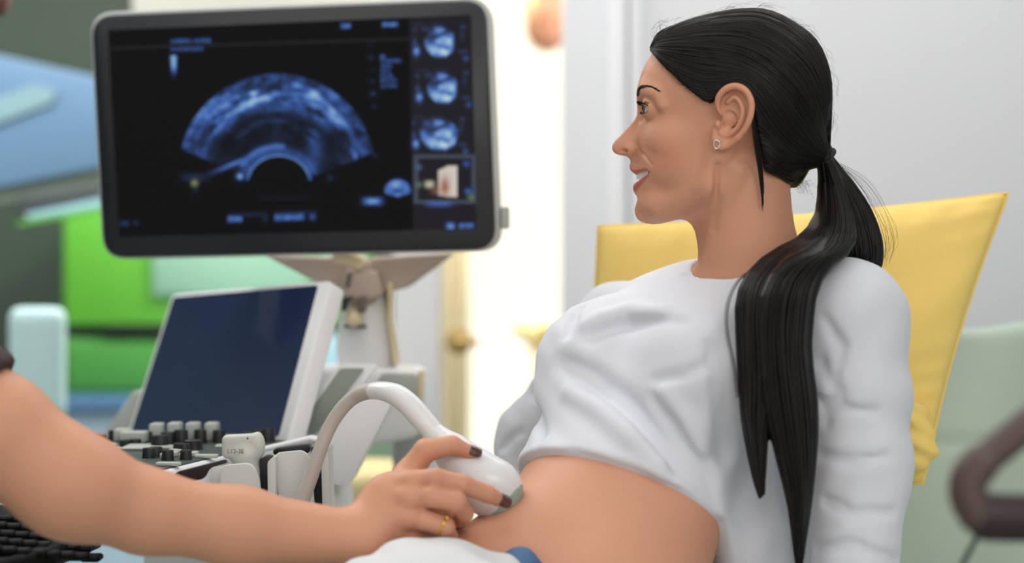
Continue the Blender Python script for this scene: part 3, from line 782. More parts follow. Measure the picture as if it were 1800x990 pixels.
# ------------------------------------------------------------------ linear probe resting in the holder
M_probe = mat('grey_white_probe_plastic', (196, 198, 192), .42, .02)
pr = empty('linear_probe', 'grey white linear probe marked L12-3E standing in the machine\'s holder', 'probe')
D0 = 1.93
def f_lp(p):
    s = D0/K
    q = p-Pn(424, 785, D0); x = q[:, 0]/s; z = -q[:, 2]/s; y = q[:, 1]/s
    d = np.stack([np.abs(x+2)-31, np.abs(y)-14, np.abs(z)-22-.05*x], 1)+9
    head = np.linalg.norm(np.maximum(d, 0), axis=1)+np.minimum(d.max(1), 0)-9
    c2 = ell(np.stack([x, y, z], 1), (29, 0, -1), (13, 15, 25))
    head = smin(head, c2, 5)
    pts = np.stack([x, y, z], 1)
    neck = chain(pts, [np.array([6, 0, 18]), np.array([14, 0, 48]), np.array([26, 0, 160])], [24, 20, 12], 6)
    groove = np.abs(np.abs(x-(18+.25*z))-.0)-1.2; 
    f = smin(head, neck, 8)
    f = np.maximum(f, -np.maximum(np.maximum(np.abs(x-18-.35*z)-1.3, -(y+13)), np.abs(z)-16)*1)
    return f*s
lo, hi = box_of([P(390, 760, D0), P(470, 950, D0)], .02)
sdf_obj('probe_body', f_lp, lo, hi, .0011, M_probe, pr)
cu = bpy.data.curves.new('marking', 'FONT'); cu.body = 'L12-3E'; cu.size = .0068; cu.extrude = .0002
to = bpy.data.objects.new('marking_tmp', cu); COL.objects.link(to); bpy.context.view_layer.update()
me = bpy.data.meshes.new_from_object(to.evaluated_get(bpy.context.evaluated_depsgraph_get()))
bpy.data.objects.remove(to)
tm = bpy.data.objects.new('marking', me); COL.objects.link(tm); tm.parent = pr; me.materials.clear(); me.materials.append(M_dgrey)
sz = D0/K
tm.rotation_euler = (math.pi/2, 0, 0); tm.location = P(399, 797, D0-24.6*sz)+Vector((0, 0, 0))
# ------------------------------------------------------------------ the reclining woman
HD = 1.86
HO = Pn(1290, 200, HD)
CAMP = np.array([0, 0, CAMZ])
ev_ = CAMP-HO; ev_ /= np.linalg.norm(ev_)                 # towards her left side (the side we see)
eu_ = np.cross(ev_, [0, 0, 1.]); eu_ = -eu_/np.linalg.norm(eu_)
if eu_[0] < 0: eu_ = -eu_
ew_ = np.cross(eu_, ev_); 
if ew_[2] < 0: ew_ = -ew_
HS = HD/K*.992
def to_local(p):
    q = p-HO
    return np.stack([1290+(q @ eu_)/HS, 200-(q @ ew_)/HS, (q @ ev_)/HS], 1)
def from_local(l):
    l = np.atleast_2d(np.asarray(l, float))
    return HO+((l[:, 0]-1290)[:, None]*eu_+(200-l[:, 1])[:, None]*ew_+l[:, 2:3]*ev_)*HS

PROFILE = [(1190, 60), (1165, 72), (1150, 86), (1143.5, 94), (1133.5, 111), (1128, 124), (1123.5, 138), (1120, 152), (1118, 165), (1118, 178), (1119, 190), (1118.2, 200), (1114, 208),
           (1106, 217), (1093, 231), (1080, 244), (1074.5, 251.5), (1073, 258), (1075, 265), (1081, 270), (1090, 272.5), (1099, 274), (1104.5, 278.5), (1106, 284), (1104, 289.5),
           (1104.5, 296), (1109, 302), (1115, 306), (1117.5, 311), (1114.5, 318), (1110.5, 325), (1109.8, 333), (1113, 340), (1118, 345.5), (1118.8, 350), (1116, 358),
           (1112.6, 368), (1113, 377), (1117, 386), (1124, 391.5), (1134, 395), (1147, 396.3), (1160, 395), (1174, 391.7), (1186, 388.5), (1197, 387.2), (1207, 390), (1216, 397), (1222, 408),
           (1225, 422), (1227.5, 440), (1227, 464), (1200, 520), (1420, 520), (1404, 430), (1396, 400), (1391, 370), (1388, 335), (1395, 300), (1440, 200), (1430, 100), (1350, 40), (1250, 40)]
MOUTH = [(1098, 309), (1115, 308), (1124, 302.5), (1133, 299), (1141, 298.5), (1143.5, 301), (1140, 304), (1130, 310), (1120, 317.5), (1113, 322), (1098, 322)]
EYE = np.array([1148.5, 188.5, 49.])
OPC, OPR = (1130, 190.5, 54), (17, 7.6, 17)
NECK0, NECK1 = (1305, 320, 0), (1314, 500, 0)
def f_skull(L):
    """head and neck in head units (about 0.6 mm each), L = (forward, down, side)"""
    A = L.copy(); A[:, 2] = np.abs(A[:, 2]); u, wv, v = A[:, 0], A[:, 1], A[:, 2]
    f = ell(A, (1310, 165, 0), (140, 124, 106))
    f = smin(f, ell(A, (1232, 158, 0), (116, 98, 94)), 24)
    f = smin(f, ell(A, (1222, 238, 0), (104, 92, 86)), 22)
    f = smin(f, ell(A, (1182, 300, 0), (71, 58, 57)), 18)
    f = smin(f, ell(A, (1160, 352, 0), (46, 42, 40)), 18)
    f = smin(f, cone(A, np.array([1165., 360, 26]), np.array([1250., 322, 66]), 27, 27), 16)
    f = smin(f, cone(A, np.array([1250., 322, 66]), np.array([1272., 240, 76]), 28, 28), 16)
    f = smin(f, ell(A, (1180, 244, 52), (40, 34, 32)), 26)
    f = smin(f, ell(A, (1162, 284, 42), (28, 26, 22)), 16)
    f = smin(f, ell(A, (1205, 352, 0), (56, 34, 48)), 16)
    f = smin(f, ell(A, (1206, 288, 38), (48, 48, 42)), 22)
    # brow ridge and orbital rim
    f = smin(f, chain(A, [np.array([1133., 162, 14]), np.array([1137., 155, 42]), np.array([1156., 164, 70]), np.array([1166., 184, 76])], [9, 10, 8, 5]), 18)
    # eye socket
    f = smax(f, -ell(A, (1122, 190, 44), (19, 16, 25)), 12)
    f = smax(f, -ell(A, (1126, 196, 24), (10, 16, 12)), 8)
    # nose
    f = smin(f, cone(A, np.array([1127., 196, 0]), np.array([1093., 246, 0]), 9, 13), 8)
    f = smin(f, cone(A, np.array([1134., 232, 6]), np.array([1104., 254, 6]), 17, 14), 9)
    f = smin(f, ell(A, (1090, 256, 0), (16.5, 14.5, 15)), 6)
    f = smin(f, ell(A, (1108, 260, 15), (13.5, 11, 9.5)), 4)
    f = smax(f, -ell(A, (1096, 263.2, 15), (10, 4.0, 11)), 1.5)
    f = smax(f, -chain(A, [np.array([1116., 250, 25]), np.array([1124., 262, 26]), np.array([1119., 272, 25])], [1.5, 2.2, 1.5]), 5)
    # silhouette plate: keeps the midline on the outline of the profile
    d2 = poly2d(u, wv, PROFILE)
    pl = np.stack([d2+9, v-3], 1); plate_ = np.linalg.norm(np.maximum(pl, 0), axis=1)+np.minimum(pl.max(1), 0)-9
    f = smin(f, plate_, 10)
    if not SURF: return f
    # mouth opening, lips, smile creases
    for c in CREASE: f = smax(f, -chain(A, c, [.3, 1.0, .3]), 6)
    f = smin(f, chain(A, UPPER, UPR), 3)
    f = smin(f, chain(A, LOWER, LOR), 3)
    f = smax(f, -np.maximum(poly2d(u, wv, MOUTH), v-62), 1.5)
    f = smax(f, d2-.4, 2.5)
    # lids round the eyeball
    shell = np.abs(np.sqrt(((A-EYE)**2).sum(1))-20.3)-1.9
    E = A-EYE
    opening = ell(A, OPC, OPR)
    lid = smax(shell, -opening, 1.5)
    lid = np.maximum(lid, E[:, 0]-13)
    f = smin(f, lid, 3.5)
    f = np.where(True, smax(f, -(np.sqrt((E**2).sum(1))-18.6), .8), f)
    f = smax(f, -chain(A, [np.array([1127., 178, 44]), np.array([1131., 176, 58]), np.array([1145., 181, 70])], [.8, 1., .8]), 2.5)
    # neck and its muscles
    n = cone(A, np.array(NECK0, float), np.array(NECK1, float), 82, 90)
    n = n+.0
    f = smin(f, n, 28)
    f = smin(f, cone(A, np.array([1296., 300, 74]), np.array([1246., 480, 34]), 17, 17), 12)
    f = smax(f, -chain(A, [np.array([1262., 290, 96]), np.array([1258., 350, 84]), np.array([1252., 400, 72])], [1, 3, 1]), 16)
    f = smax(f, d2-1.0, 5)
    return f
SURF = False
def _sv(u, wv, inn):
    vs_ = np.linspace(90, 0, 900); L = np.stack([np.full(900, float(u)), np.full(900, float(wv)), vs_], 1)
    f = f_skull(L); i = np.argmax(f < 0)
    return np.array([u, wv, max(0., (vs_[i] if f[i] < 0 else 0.)-inn)])
UPPER = [_sv(*a) for a in ((1110.5, 295, 99), (1112, 295, 4), (1117, 298, 3), (1123, 297, 2), (1130, 295.5, 1.5), (1138, 295, 1.2))]; UPR = [6.2, 6.2, 5.6, 4.4, 3.4, 1.8]
LOWER = [_sv(*a) for a in ((1117, 329, 99), (1118, 328, 4), (1122, 322, 3.2), (1128, 316, 2), (1134, 310.5, 1.4), (1141, 304.5, 1.2))]; LOR = [7.2, 7, 6, 4.4, 3.2, 1.8]
CREASE = [[_sv(*a) for a in c] for c in (((1124, 264, 0), (1136, 272, .3), (1148, 288, 0)),)]
TEETH = [_sv(1117.5+i*1.05, 306, 3.5) for i in range(22)]
SURF = True
# ear
RIM = [(1272, 206), (1263, 190), (1264, 172), (1276, 158), (1293, 153.5), (1309, 161), (1318.5, 178), (1319, 198), (1313, 218), (1302, 235), (1290, 247), (1275, 257), (1262, 256), (1257, 243), (1258, 228)]
RIMV = [108, 111, 115, 120, 124, 128, 131, 132, 130, 125, 119, 112, 107, 105, 104]
rimp = catmull([(a, b, c) for (a, b), c in zip(RIM, RIMV)], 44)
anti = catmull([(1280, 180, 113), (1291, 172, 118), (1301, 182, 121), (1305, 198, 122), (1301, 215, 120), (1291, 229, 116), (1278, 237, 111), (1268, 233, 108)], 18)
def f_ear(L):
    A = L.copy(); A[:, 2] = np.abs(A[:, 2])
    f = None
    d2 = poly2d(A[:, 0], A[:, 1], [tuple(p[:2]) for p in rimp])
    base = A[:, 2]-(101+.30*np.clip(A[:, 0]-1262, 0, 60))
    slab = np.maximum(np.abs(base)-4, d2+2)
    f = smin(slab, chain(A, list(rimp[:30]), list(np.interp(np.arange(30), [0, 6, 14, 30], [2.5, 5.5, 6.2, 4.8]))), 3)
    f = smin(f, chain(A, list(rimp[29:]), [5.2]*(44-29)), 4)
    f = smin(f, chain(A, list(anti), [4.4]*18), 3.5)
    f = smin(f, ell(A, (1263, 219, 107), (6, 8.5, 7)), 4)          # tragus
    f = smin(f, ell(A, (1272, 247, 107), (13, 11, 6)), 5)     # lobe
    f = smax(f, -ell(A, (1282, 211, 112), (14, 17, 12)), 3)      # concha
    f = smax(f, -ell(A, (1273, 216, 102), (5, 7, 12)), 3)
    f = smax(f, -chain(A, [np.array([1277., 190, 116]), np.array([1288., 190, 117]), np.array([1295., 197, 117])], [4, 5, 3]), 3)
    f = smax(f, -chain(A, [np.array([1272., 172, 120]), np.array([1290., 163, 126]), np.array([1307., 175, 130]), np.array([1311., 200, 130]), np.array([1305., 222, 126])], [2, 2.5, 2.5, 2.5, 1.5]), 2.5)
    root = cone(A, np.array([1278., 205, 78]), np.array([1284., 208, 88]), 24, 20)
    f = smin(f, np.maximum(root, -1e3), 6)
    return f
# ---- torso: s = towards her left shoulder, t = down the spine, n = out of the chest
S_ = np.array([.72, -.69, 0]); S_ /= np.linalg.norm(S_)
T_ = np.array([-.44, -.42, -.80]); T_ -= S_*(T_ @ S_); T_ /= np.linalg.norm(T_)
N_ = np.cross(S_, T_); N_ = N_ if N_[2] > 0 else -N_
R_ = np.stack([S_, T_, N_])
CH = Pn(1228, 668, 1.925); BE = Pn(1080, 905, 1.84); PE = Pn(985, 1095, 1.78)
SHL, SHR = Pn(1488, 563, 1.80), Pn(1092, 582, 2.08)
ELL, WRL = Pn(1516, 815, 1.765), Pn(1496, 1080, 1.72)
ELR, WRR = Pn(935, 770, 2.12), Pn(905, 960, 2.10)
def f_torso(p, off=0.):
    f = ell(p, CH, np.array([.146, .128, .108])+off, R_)
    f = smin(f, ell(p, CH+S_*-.078+N_*.075+T_*.035, np.array([.064, .066, .056])+off, R_), .03)
    f = smin(f, ell(p, CH+S_*.070+N_*.075+T_*.035, np.array([.064, .066, .056])+off, R_), .03)
    f = smin(f, ell(p, BE, np.array([.128, .165, .092])+off, R_), .06)
    f = smin(f, ell(p, PE, np.array([.165, .13, .105])+off, R_), .05)
    f = smin(f, cone(p, BE, Pn(830, 1026, 1.75), .062+off, .056+off), .04)
    nb = Pn(1318, 572, 1.885)
    f = smin(f, cone(p, nb, SHL, .050+off, .052+off), .04)
    f = smin(f, cone(p, nb, SHR, .050+off, .048+off), .04)
    f = smin(f, cone(p, nb, CH, .055+off, .09+off), .05)
    return f
def f_arms(p, off=0.):
    a = chain(p, [SHL, (SHL+ELL)/2, ELL, WRL], [.049+off, .047+off, .040+off, .034+off], .02)
    b = chain(p, [SHR, ELR, WRR], [.043+off, .034+off, .028+off], .02)
    return np.minimum(a, b)
def f_woman(p):
    L = to_local(p)
    f = f_torso(p)
    f = smin(f, f_arms(p), .03)
    m = L[:, 1] < 620
    out = f.copy()
    if m.any():
        Lm = L[m]; h = f_skull(Lm)
        e = np.full(len(Lm), 99.); near = (np.abs(Lm[:, 0]-1290) < 90) & (np.abs(Lm[:, 1]-205) < 110)
        if near.any(): e[near] = f_ear(Lm[near])
        h = smin(h, e, 3)
        out[m] = smin(f[m], h*HS, .018)
    # navel and soft midline of the belly
    return out
SKIN = np.array(lin((209, 152, 124)))
def skin_color(V):
    L = to_local(V); A = L.copy(); A[:, 2] = np.abs(A[:, 2])
    c = np.ones((len(V), 3))
    hd = L[:, 1] < 470
    def put(mask, rgb, amt):
        t = np.array(lin(rgb))/SKIN
        c[:] = c*(1-(amt*mask)[:, None])+t*(amt*mask)[:, None]
    g = lambda x, y, z, a, b, d: np.exp(-((A[:, 0]-x)/a)**2-((A[:, 1]-y)/b)**2-((A[:, 2]-z)/d)**2)*hd
    put(g(1175, 270, 62, 34, 26, 60), (224, 140, 112), .35)
    put(g(1085, 258, 8, 14, 12, 30), (216, 140, 116), .30)
    put(g(1290, 160, 112, 30, 14, 40)+g(1300, 240, 110, 22, 22, 40), (220, 140, 112), .35)
    lu = chain(A, UPPER, UPR)-.6; ll = chain(A, LOWER, LOR)-.6
    lips = np.clip(1-np.minimum(lu, ll)/1.6, 0, 1)*hd*(A[:, 0] < 1142)
    put(lips, (186, 104, 94), .85)
    put(np.exp(-(np.sqrt(((A-EYE)**2).sum(1))/24)**6)*hd, (190, 132, 108), .45)
    put(np.clip(1-np.abs(ell(A, OPC, OPR))/1.3, 0, 1)*hd*(A[:, 0] < 1153)*(A[:, 2] > 30), (70, 44, 38), .8)
    return c
M_skin = mat('warm_skin', (209, 152, 124), .52, .04, 14, bump=.10, bscale=700, sss=.12, attr='Col', spec=.3)
wom = empty('person', 'dark haired woman reclining in a white long sleeved top, smiling toward the big monitor', 'person')
# fine mesh for head and neck, coarser mesh below it (the joint lies under the collar)
hl = from_local([(1060, 0, -130), (1460, 0, 130), (1060, 508, -130), (1460, 508, 130), (1060, 0, 130), (1460, 508, -130)])
hlo, hhi = hl.min(0), hl.max(0)
CUT = Pn(1290, 496, HD)[2]
hlo[2] = CUT
V1, F1 = sdf_arrays(f_woman, hlo, hhi, .0012)
V1 = relax(V1, F1, 1, .35)
blo = np.array([-.42, 1.5, .62]); bhi = np.array([.62, 2.3, CUT+.008])
V2, F2 = sdf_arrays(f_woman, blo, bhi, .005); V2 = relax(V2, F2, 2)
V1, F1 = big_parts(V1, F1, 3000); V2, F2 = big_parts(V2, F2)
Vb = np.vstack([V1, V2]); Fb = np.vstack([F1, F2+len(V1)])
body = mesh_np('body', Vb, Fb, M_skin, wom, colors=skin_color(Vb))
# eyes
M_eye = mat('eye_white', (226, 222, 218), .15, .02, coat=.6)
M_iris = mat('green_grey_iris', (86, 104, 92), .2, .2, 400, coat=.8)
M_pupil = mat('pupil_black', (12, 10, 10), .15)
for sgn in (1, -1):
    e = EYE*np.array([1, 1, sgn]); c = from_local([e])[0]; r = 18.4*HS
    bm = bmesh.new(); bmesh.ops.create_uvsphere(bm, u_segments=32, v_segments=20, radius=r)
    eo = bm_obj('eye', bm, M_eye, wom, True); eo.location = c
    gd = -eu_*.93+ev_*sgn*.34+ew_*.05 if sgn == 1 else -eu_*.97+ev_*sgn*.2+ew_*.05
    gd = Vector(gd).normalized()
    for nm, rr, mm, k in (('iris', 9.2, M_iris, 1.0), ('pupil', 4.2, M_pupil, 1.012)):
        R0 = r*k; a = math.asin(rr*HS/R0)
        prof = [(0.00001+R0*math.sin(a*t), R0*math.cos(a*t)+.0002) for t in (1, .75, .5, .25, 0)]
        o = lathe(nm, prof, (0, 0, 0), gd, mm, eo, 20)
# upper teeth
M_teeth = mat('tooth_enamel', (226, 224, 214), .25, .02, coat=.3)
V, F = [], []; nt = 45
top_ = [np.array([1117.0, 306, 0])]+[np.array([t_[0]+0, 306, t_[2]]) for t_ in TEETH]
arc = catmull([tuple(t*np.array([1, 1, -1])) for t in top_[:0:-1]]+[tuple(t) for t in top_], 120)
for i in range(120):
    tooth = abs(math.sin(i/119*math.pi*13))**.3
    for j in range(7):
        V.append((arc[i, 0]+.9*(1-tooth)+.04*j, 295.5+j*3.1-(.8 if j == 6 and tooth < .6 else 0), arc[i, 2]*(1-.0)-np.sign(arc[i, 2])*.7*(1-tooth)))
for i in range(119):
    for j in range(6):
        F.append((i*7+j, (i+1)*7+j, (i+1)*7+j+1, i*7+j+1))
mesh_np('teeth', from_local(V), F, M_teeth, wom)
# dark mouth cavity behind the teeth
M_mouth = mat('mouth_interior', (74, 32, 32), .5)
# brows and lashes: short strands
M_hair = mat('black_brown_hair', (15, 11, 12), .42, .25, 60, spec=.3)
def strands_obj(name, paths, rad, m, parent, seg=3):
    Vs, Fs_ = [], []; 
    for path, r in zip(paths, rad):
        v, f = tube_arrays(path, r, seg, cap=False); o = len(Vs); Vs += v; Fs_ += [tuple(i+o for i in q) for q in f]
    return mesh_np(name, np.array(Vs), np.array(Fs_), m, parent)
def surf_local(u, wv, v0=150, side=1):
    """side height of the head surface under a picture-like point"""
    vs_ = np.linspace(v0, 0, 300); L = np.stack([np.full(300, float(u)), np.full(300, float(wv)), vs_], 1)
    f = f_skull(L); i = np.argmax(f < 0)
    return vs_[i] if f[i] < 0 else 0.
rng = np.random.RandomState(4)
brow = catmull([(1121, 166), (1123, 157), (1130, 150.5), (1140, 149.5), (1150, 152.5), (1160, 159)], 60)
paths, rads = [], []
for i, (bu, bw) in enumerate(brow):
    for k in range(7):
        wdt = 2.4*(1-i/80)*(.6+.4*min(1, i/14))
        u0, w0 = bu+rng.uniform(-1.5, 1.5), bw+rng.uniform(-wdt, wdt)
        dx, dy = (3.5, 1.2) if i > 20 else (2.5, -2.5)
        pts = []
        for t in (0, .5, 1): 
            uu, ww = u0+dx*t*1.3, w0+dy*t*1.2; pts.append((uu, ww, surf_local(uu, ww)+.7*t+.3))
        paths.append(np.array(pts)); rads.append(np.array([.36, .3, .08])*HS*1.3)
M_brow = mat('dark_brown_brow', (44, 30, 26), .6)
for sg in (1, -1): strands_obj('eyebrow', [from_local(q*np.array([1, 1, sg])) for q in paths], rads, M_brow, wom)
paths, rads = [], []
for k in range(34):
    t = k/33; el = math.radians(28-8*t*t*2); az = math.radians(20+72*t)
    # upper lid margin, lashes sweep forward and up
    for lower in (0, 1):
        zt = (-7.2 if not lower else 8.2)*math.sin(math.pi*(.15+.8*t))**.5
        b = EYE+np.array([-19.6*math.cos(math.asin(min(1, abs(zt)/20)))*math.cos(az-.35), zt, 19.6*math.cos(math.asin(min(1, abs(zt)/20)))*math.sin(az-.35)])
        ln = 10 if not lower else 4.5
        dr = np.array([-math.cos(az-.2), -.35 if not lower else .35, math.sin(az-.2)*.8]); dr /= np.linalg.norm(dr)
        p = [b, b+dr*ln*.5+np.array([0, .8 if not lower else -.3, 0]), b+dr*ln+np.array([0, -2.5 if not lower else 1, 0])]
        paths.append(np.array(p)); rads.append(np.array([.55, .42, .12])*HS*(1 if not lower else .55))
for sg in (1, -1): strands_obj('eyelashes', [from_local(q*np.array([1, 1, sg])) for q in paths], rads, M_hair, wom)
# earring: a small open ring
M_silver2 = mat('bright_silver', (220, 220, 226), .18, .05, metal=1)
er = from_local([(1261+5.2*math.cos(a), 252+7.2*math.sin(a), 114.5) for a in np.linspace(0, 2*math.pi, 25)])
tube('earring', er, 1.25*HS, M_silver2, wom, 8)

# ---- hair
HAIR2D = [(1143, 88), (1142, 80), (1146, 68), (1154, 57), (1170, 49), (1186, 42), (1208, 34), (1232, 26.5), (1255, 20), (1277, 16.5), (1302, 15), (1328, 15.5), (1346, 18), (1363, 23), (1384, 34), (1404, 47), (1423, 63),
          (1439, 82), (1451, 103), (1458, 130), (1461, 170), (1460, 217), (1459, 262), (1462, 285), (1446, 300), (1436, 296), (1424, 298), (1416, 312), (1409, 323), (1400, 333), (1388, 334), (1375, 322), (1363, 312), (1343, 300),
          (1334, 270), (1327, 240), (1323, 200), (1316, 170), (1298, 152), (1278, 156), (1262, 172), (1252, 182), (1240, 178), (1227, 168), (1213, 156), (1202, 147), (1186, 131), (1169, 115), (1155, 101)]
def f_hair(L):
    A = L.copy(); A[:, 2] = np.abs(A[:, 2])
    f = ell(A, (1312, 160, 0), (152, 147, 116))
    f = smin(f, ell(A, (1236, 150, 0), (124, 120, 106)), 22)
    f = smin(f, cone(A, np.array([1370., 240, 0]), np.array([1446., 278, 0]), 84, 26), 26)
    f = smin(f, cone(A, np.array([1350., 270, 30]), np.array([1395., 305, 0]), 58, 30), 20)
    return smax(f, poly2d(A[:, 0], A[:, 1], HAIR2D), 7)
TOP = catmull([(1143, 82), (1156, 56), (1190, 40), (1240, 25), (1300, 16), (1352, 19), (1404, 47), (1440, 83), (1459, 140), (1460, 210), (1457, 262)], 60)
MID1 = catmull([(1144, 84), (1175, 85), (1225, 90), (1285, 100), (1340, 128), (1390, 175), (1425, 225), (1452, 272)], 60)
BOT = catmull([(1144, 88), (1169, 115), (1202, 146), (1232, 164), (1262, 160), (1292, 150), (1318, 172), (1345, 215), (1385, 258), (1444, 284)], 60)
NAPE = catmull([(1326, 190), (1327, 235), (1334, 270), (1345, 296), (1368, 310), (1392, 322), (1412, 305), (1445, 292)], 60)
def flow(s):
    """picture curve of a strand, s from 0 (over the crown) to 1 (hairline) to 2 (nape)"""
    if s < .5: t = s*2; return TOP*(1-t)+MID1*t
    if s < 1: t = (s-.5)*2; return MID1*(1-t)+BOT*t
    t = s-1; return BOT*(1-t)+NAPE*t
def f_hairw(p):
    L = to_local(p); return f_hair(L)*HS
hl = from_local([(1130, 5, -130), (1475, 5, 130), (1130, 345, -130), (1475, 345, 130), (1130, 5, 130), (1475, 345, -130)])
Vh, Fh = sdf_arrays(f_hairw, hl.min(0), hl.max(0), .002); Vh = relax(Vh, Fh, 1)
hair = mesh_np('hair', Vh, Fh, M_hair, wom)
def hair_v(u, wv):
    n = 121; vs_ = np.linspace(125, 0, n)
    U_ = np.repeat(np.asarray(u), n); W_ = np.repeat(np.asarray(wv), n); V_ = np.tile(vs_, len(u))
    f = f_hair(np.stack([U_, W_, V_], 1)).reshape(len(u), n)
    i = np.argmax(f < 0, 1); ok = f[np.arange(len(u)), i] < 0
    i0 = np.maximum(i-1, 0); a = f[np.arange(len(u)), i0]; b = f[np.arange(len(u)), i]
    t = np.where(i > 0, a/(a-b+1e-9), 0)
    return np.where(ok, vs_[i0]+(vs_[i]-vs_[i0])*np.clip(t, 0, 1), -1)
sx = np.linspace(0, 59, 30).astype(int)
paths, rads = [], []; rs = np.random.RandomState(11)
for k in range(760):
    s = rs.beta(1, 1)*2 if k % 3 else rs.uniform(0, 1.1)
    c = flow(s); ph = rs.uniform(0, 6.28); am = rs.uniform(0, 2.2)
    wob = np.stack([np.sin(np.linspace(0, 5, 60)+ph), np.cos(np.linspace(0, 6, 60)+ph)], 1)*am*np.sin(np.linspace(0, math.pi, 60))[:, None]
    c = (c+wob)[sx]
    v = hair_v(c[:, 0], c[:, 1]); ok = v > 0
    if ok.sum() < 6: continue
    # keep the longest run
    idx = np.flatnonzero(ok); i0, i1 = idx[0], idx[-1]+1
    c, v = c[i0:i1], np.where(v[i0:i1] > 0, v[i0:i1], 0)
    if k % 2 and len(c) > 14: 
        a0 = rs.randint(0, len(c)//2); c, v = c[a0:], v[a0:]
    lift = rs.uniform(-.5, 1.5)
    for sg in (1, -1):
        L = np.stack([c[:, 0], c[:, 1], (v+lift)*sg], 1); paths.append(from_local(L))
        r = np.full(len(c), rs.uniform(.7, 1.5)); r[0] = .15; r[1] = .5; rads.append(r*HS)
strands_obj('hair_strands', paths, rads, M_hair, hair, 4)
# fly-away hairs round the head
paths, rads = [], []
for k in range(80):
    j = rs.randint(2, 56); p0 = TOP[j]; tan = TOP[min(j+3, 59)]-TOP[j-2]; tan = tan/np.linalg.norm(tan); nrm = np.array([tan[1], -tan[0]])
    ln = rs.uniform(14, 46); cur = rs.uniform(-.5, .9); h = rs.uniform(2, 13)
    if j < 8: h *= 1.5; cur = rs.uniform(-1.5, 1)
    vv = rs.uniform(-50, 60)
    pts = [(p0[0]+tan[0]*ln*t+nrm[0]*(h*math.sin(math.pi*min(t, .8))-3+cur*t*t*6), p0[1]+tan[1]*ln*t+nrm[1]*(h*math.sin(math.pi*min(t, .8))-3+cur*t*t*6), vv*(1-.1*t)) for t in np.linspace(0, 1, 9)]
    paths.append(from_local(pts)); rads.append(np.full(9, .16*HS))
strands_obj('loose_hairs', paths, rads, M_hair, hair, 3)
paths, rads = [], []
for k in range(26):
    t0 = rs.uniform(0, 1); b = np.array([1405+rs.uniform(-12, 10), 326+rs.uniform(-8, 8)]); d = np.array([rs.uniform(.2, 1), rs.uniform(-.2, .8)])
    pts = [(b[0]+d[0]*26*t, b[1]+d[1]*22*t+6*math.sin(5*t+t0*6), rs.uniform(5, 8)+20*t0) for t in np.linspace(0, 1, 7)]
    paths.append(from_local(pts)); rads.append(np.full(7, .16*HS))
strands_obj('loose_hairs', paths, rads, M_hair, hair, 3)
paths, rads = [], []
for k in range(150):   # fine short hairs along the hairline at the temple
    j = rs.randint(3, 34); p0 = BOT[j]; p1 = BOT[j+7]; dn = rs.uniform(0, 9)*math.sin(math.pi*min(1, j/30))
    a = np.array([p0[0]-dn*.5, p0[1]+dn]); b = np.array([p1[0], p1[1]-3]); m = (a+b)/2+np.array([rs.uniform(-1, 1), rs.uniform(-2.5, 0)])
    pts = []
    for u, wv in (a, m, b): pts.append((u, wv, max(surf_local(u, wv), 0)+.8))
    paths.append(pts); rads.append(np.array([.05, .3, .3])*HS)
for sg in (1, -1): strands_obj('temple_hairs', [from_local(np.array(q)*np.array([1, 1, sg])) for q in paths], rads, M_hair, hair, 3)
# thin lock hanging in front of the neck
paths, rads = [], []
for k in range(16):
    o = rs.uniform(-3, 4); e = rs.uniform(-6, 5); z = rs.uniform(-1, 2)
    pts = catmull([(1322+o*.3, 200, 108+z), (1326+o, 240, 104+z), (1333+o, 285, 96+z), (1338+o*.7, 330, 90+z), (1340+e*.3, 350+rs.uniform(0, 24), 88+z)], 14)
    paths.append(from_local(pts)); r = np.full(14, 1.1*HS); r[-4:] *= [.8, .6, .4, .1]; rads.append(r)
strands_obj('side_lock', paths, rads, M_hair, hair, 4)

# ---- top
FOLDS = []   # filled below with (points, radii, sign, softness)
HEM_P = Pn(1080, 812, 1.76); 
def f_shirt0(p):
    f = f_torso(p, .011)
    f = smin(f, f_arms(p, .008), .02)
    return f
def surf3(x, y, fld, lift=0., d0=1.3, d1=2.5):
    d = march(fld, x, y, d0, d1)
    return None if d is None else Pn(x, y, d-lift)
def fold(pts, rr, sign, soft, lift=0.):
    q = [surf3(x, y, f_shirt0, lift) for x, y in pts]
    ok = [i for i, v in enumerate(q) if v is not None]
    if len(ok) >= 2: FOLDS.append(([q[i] for i in ok], [rr[i] for i in ok], sign, soft))
fold([(1040, 590), (1062, 577), (1100, 566), (1150, 562), (1200, 566)], [.003, .006, .006, .004, .001], -1, .016)
fold([(1030, 572), (1060, 558), (1110, 548), (1170, 548)], [.004, .007, .007, .003], 1, .016)
fold([(985, 640), (1040, 662), (1090, 710), (1150, 772), (1200, 820), (1240, 850)], [.003, .007, .008, .008, .007, .003], -1, .022)
fold([(1000, 690), (1060, 722), (1110, 772), (1160, 815)], [.002, .006, .006, .003], 1, .02)
fold([(1148, 700), (1180, 740), (1212, 790), (1240, 840), (1258, 890)], [.002, .004, .006, .006, .005], -1, .014)
fold([(1170, 690), (1206, 735), (1236, 790)], [.002, .005, .003], 1, .014)
fold([(938, 690), (944, 730), (950, 770)], [.004, .007, .004], -1, .012)
fold([(1240, 640), (1200, 662), (1150, 668)], [.002, .003, .001], -1, .012)
fold([(1250, 610), (1262, 660), (1270, 740), (1276, 800)], [.002, .005, .006, .005], -1, .016)
fold([(1200, 480), (1240, 476), (1290, 474)], [.0015, .002, .0015], 1, .006)
fold([(1445, 640), (1470, 690), (1450, 740)], [.002, .004, .002], -1, .012)
fold([(1430, 700), (1480, 720), (1540, 722)], [.002, .003, .001], -1, .012)
fold([(1440, 800), (1500, 812), (1560, 800)], [.002, .003, .001], -1, .012)
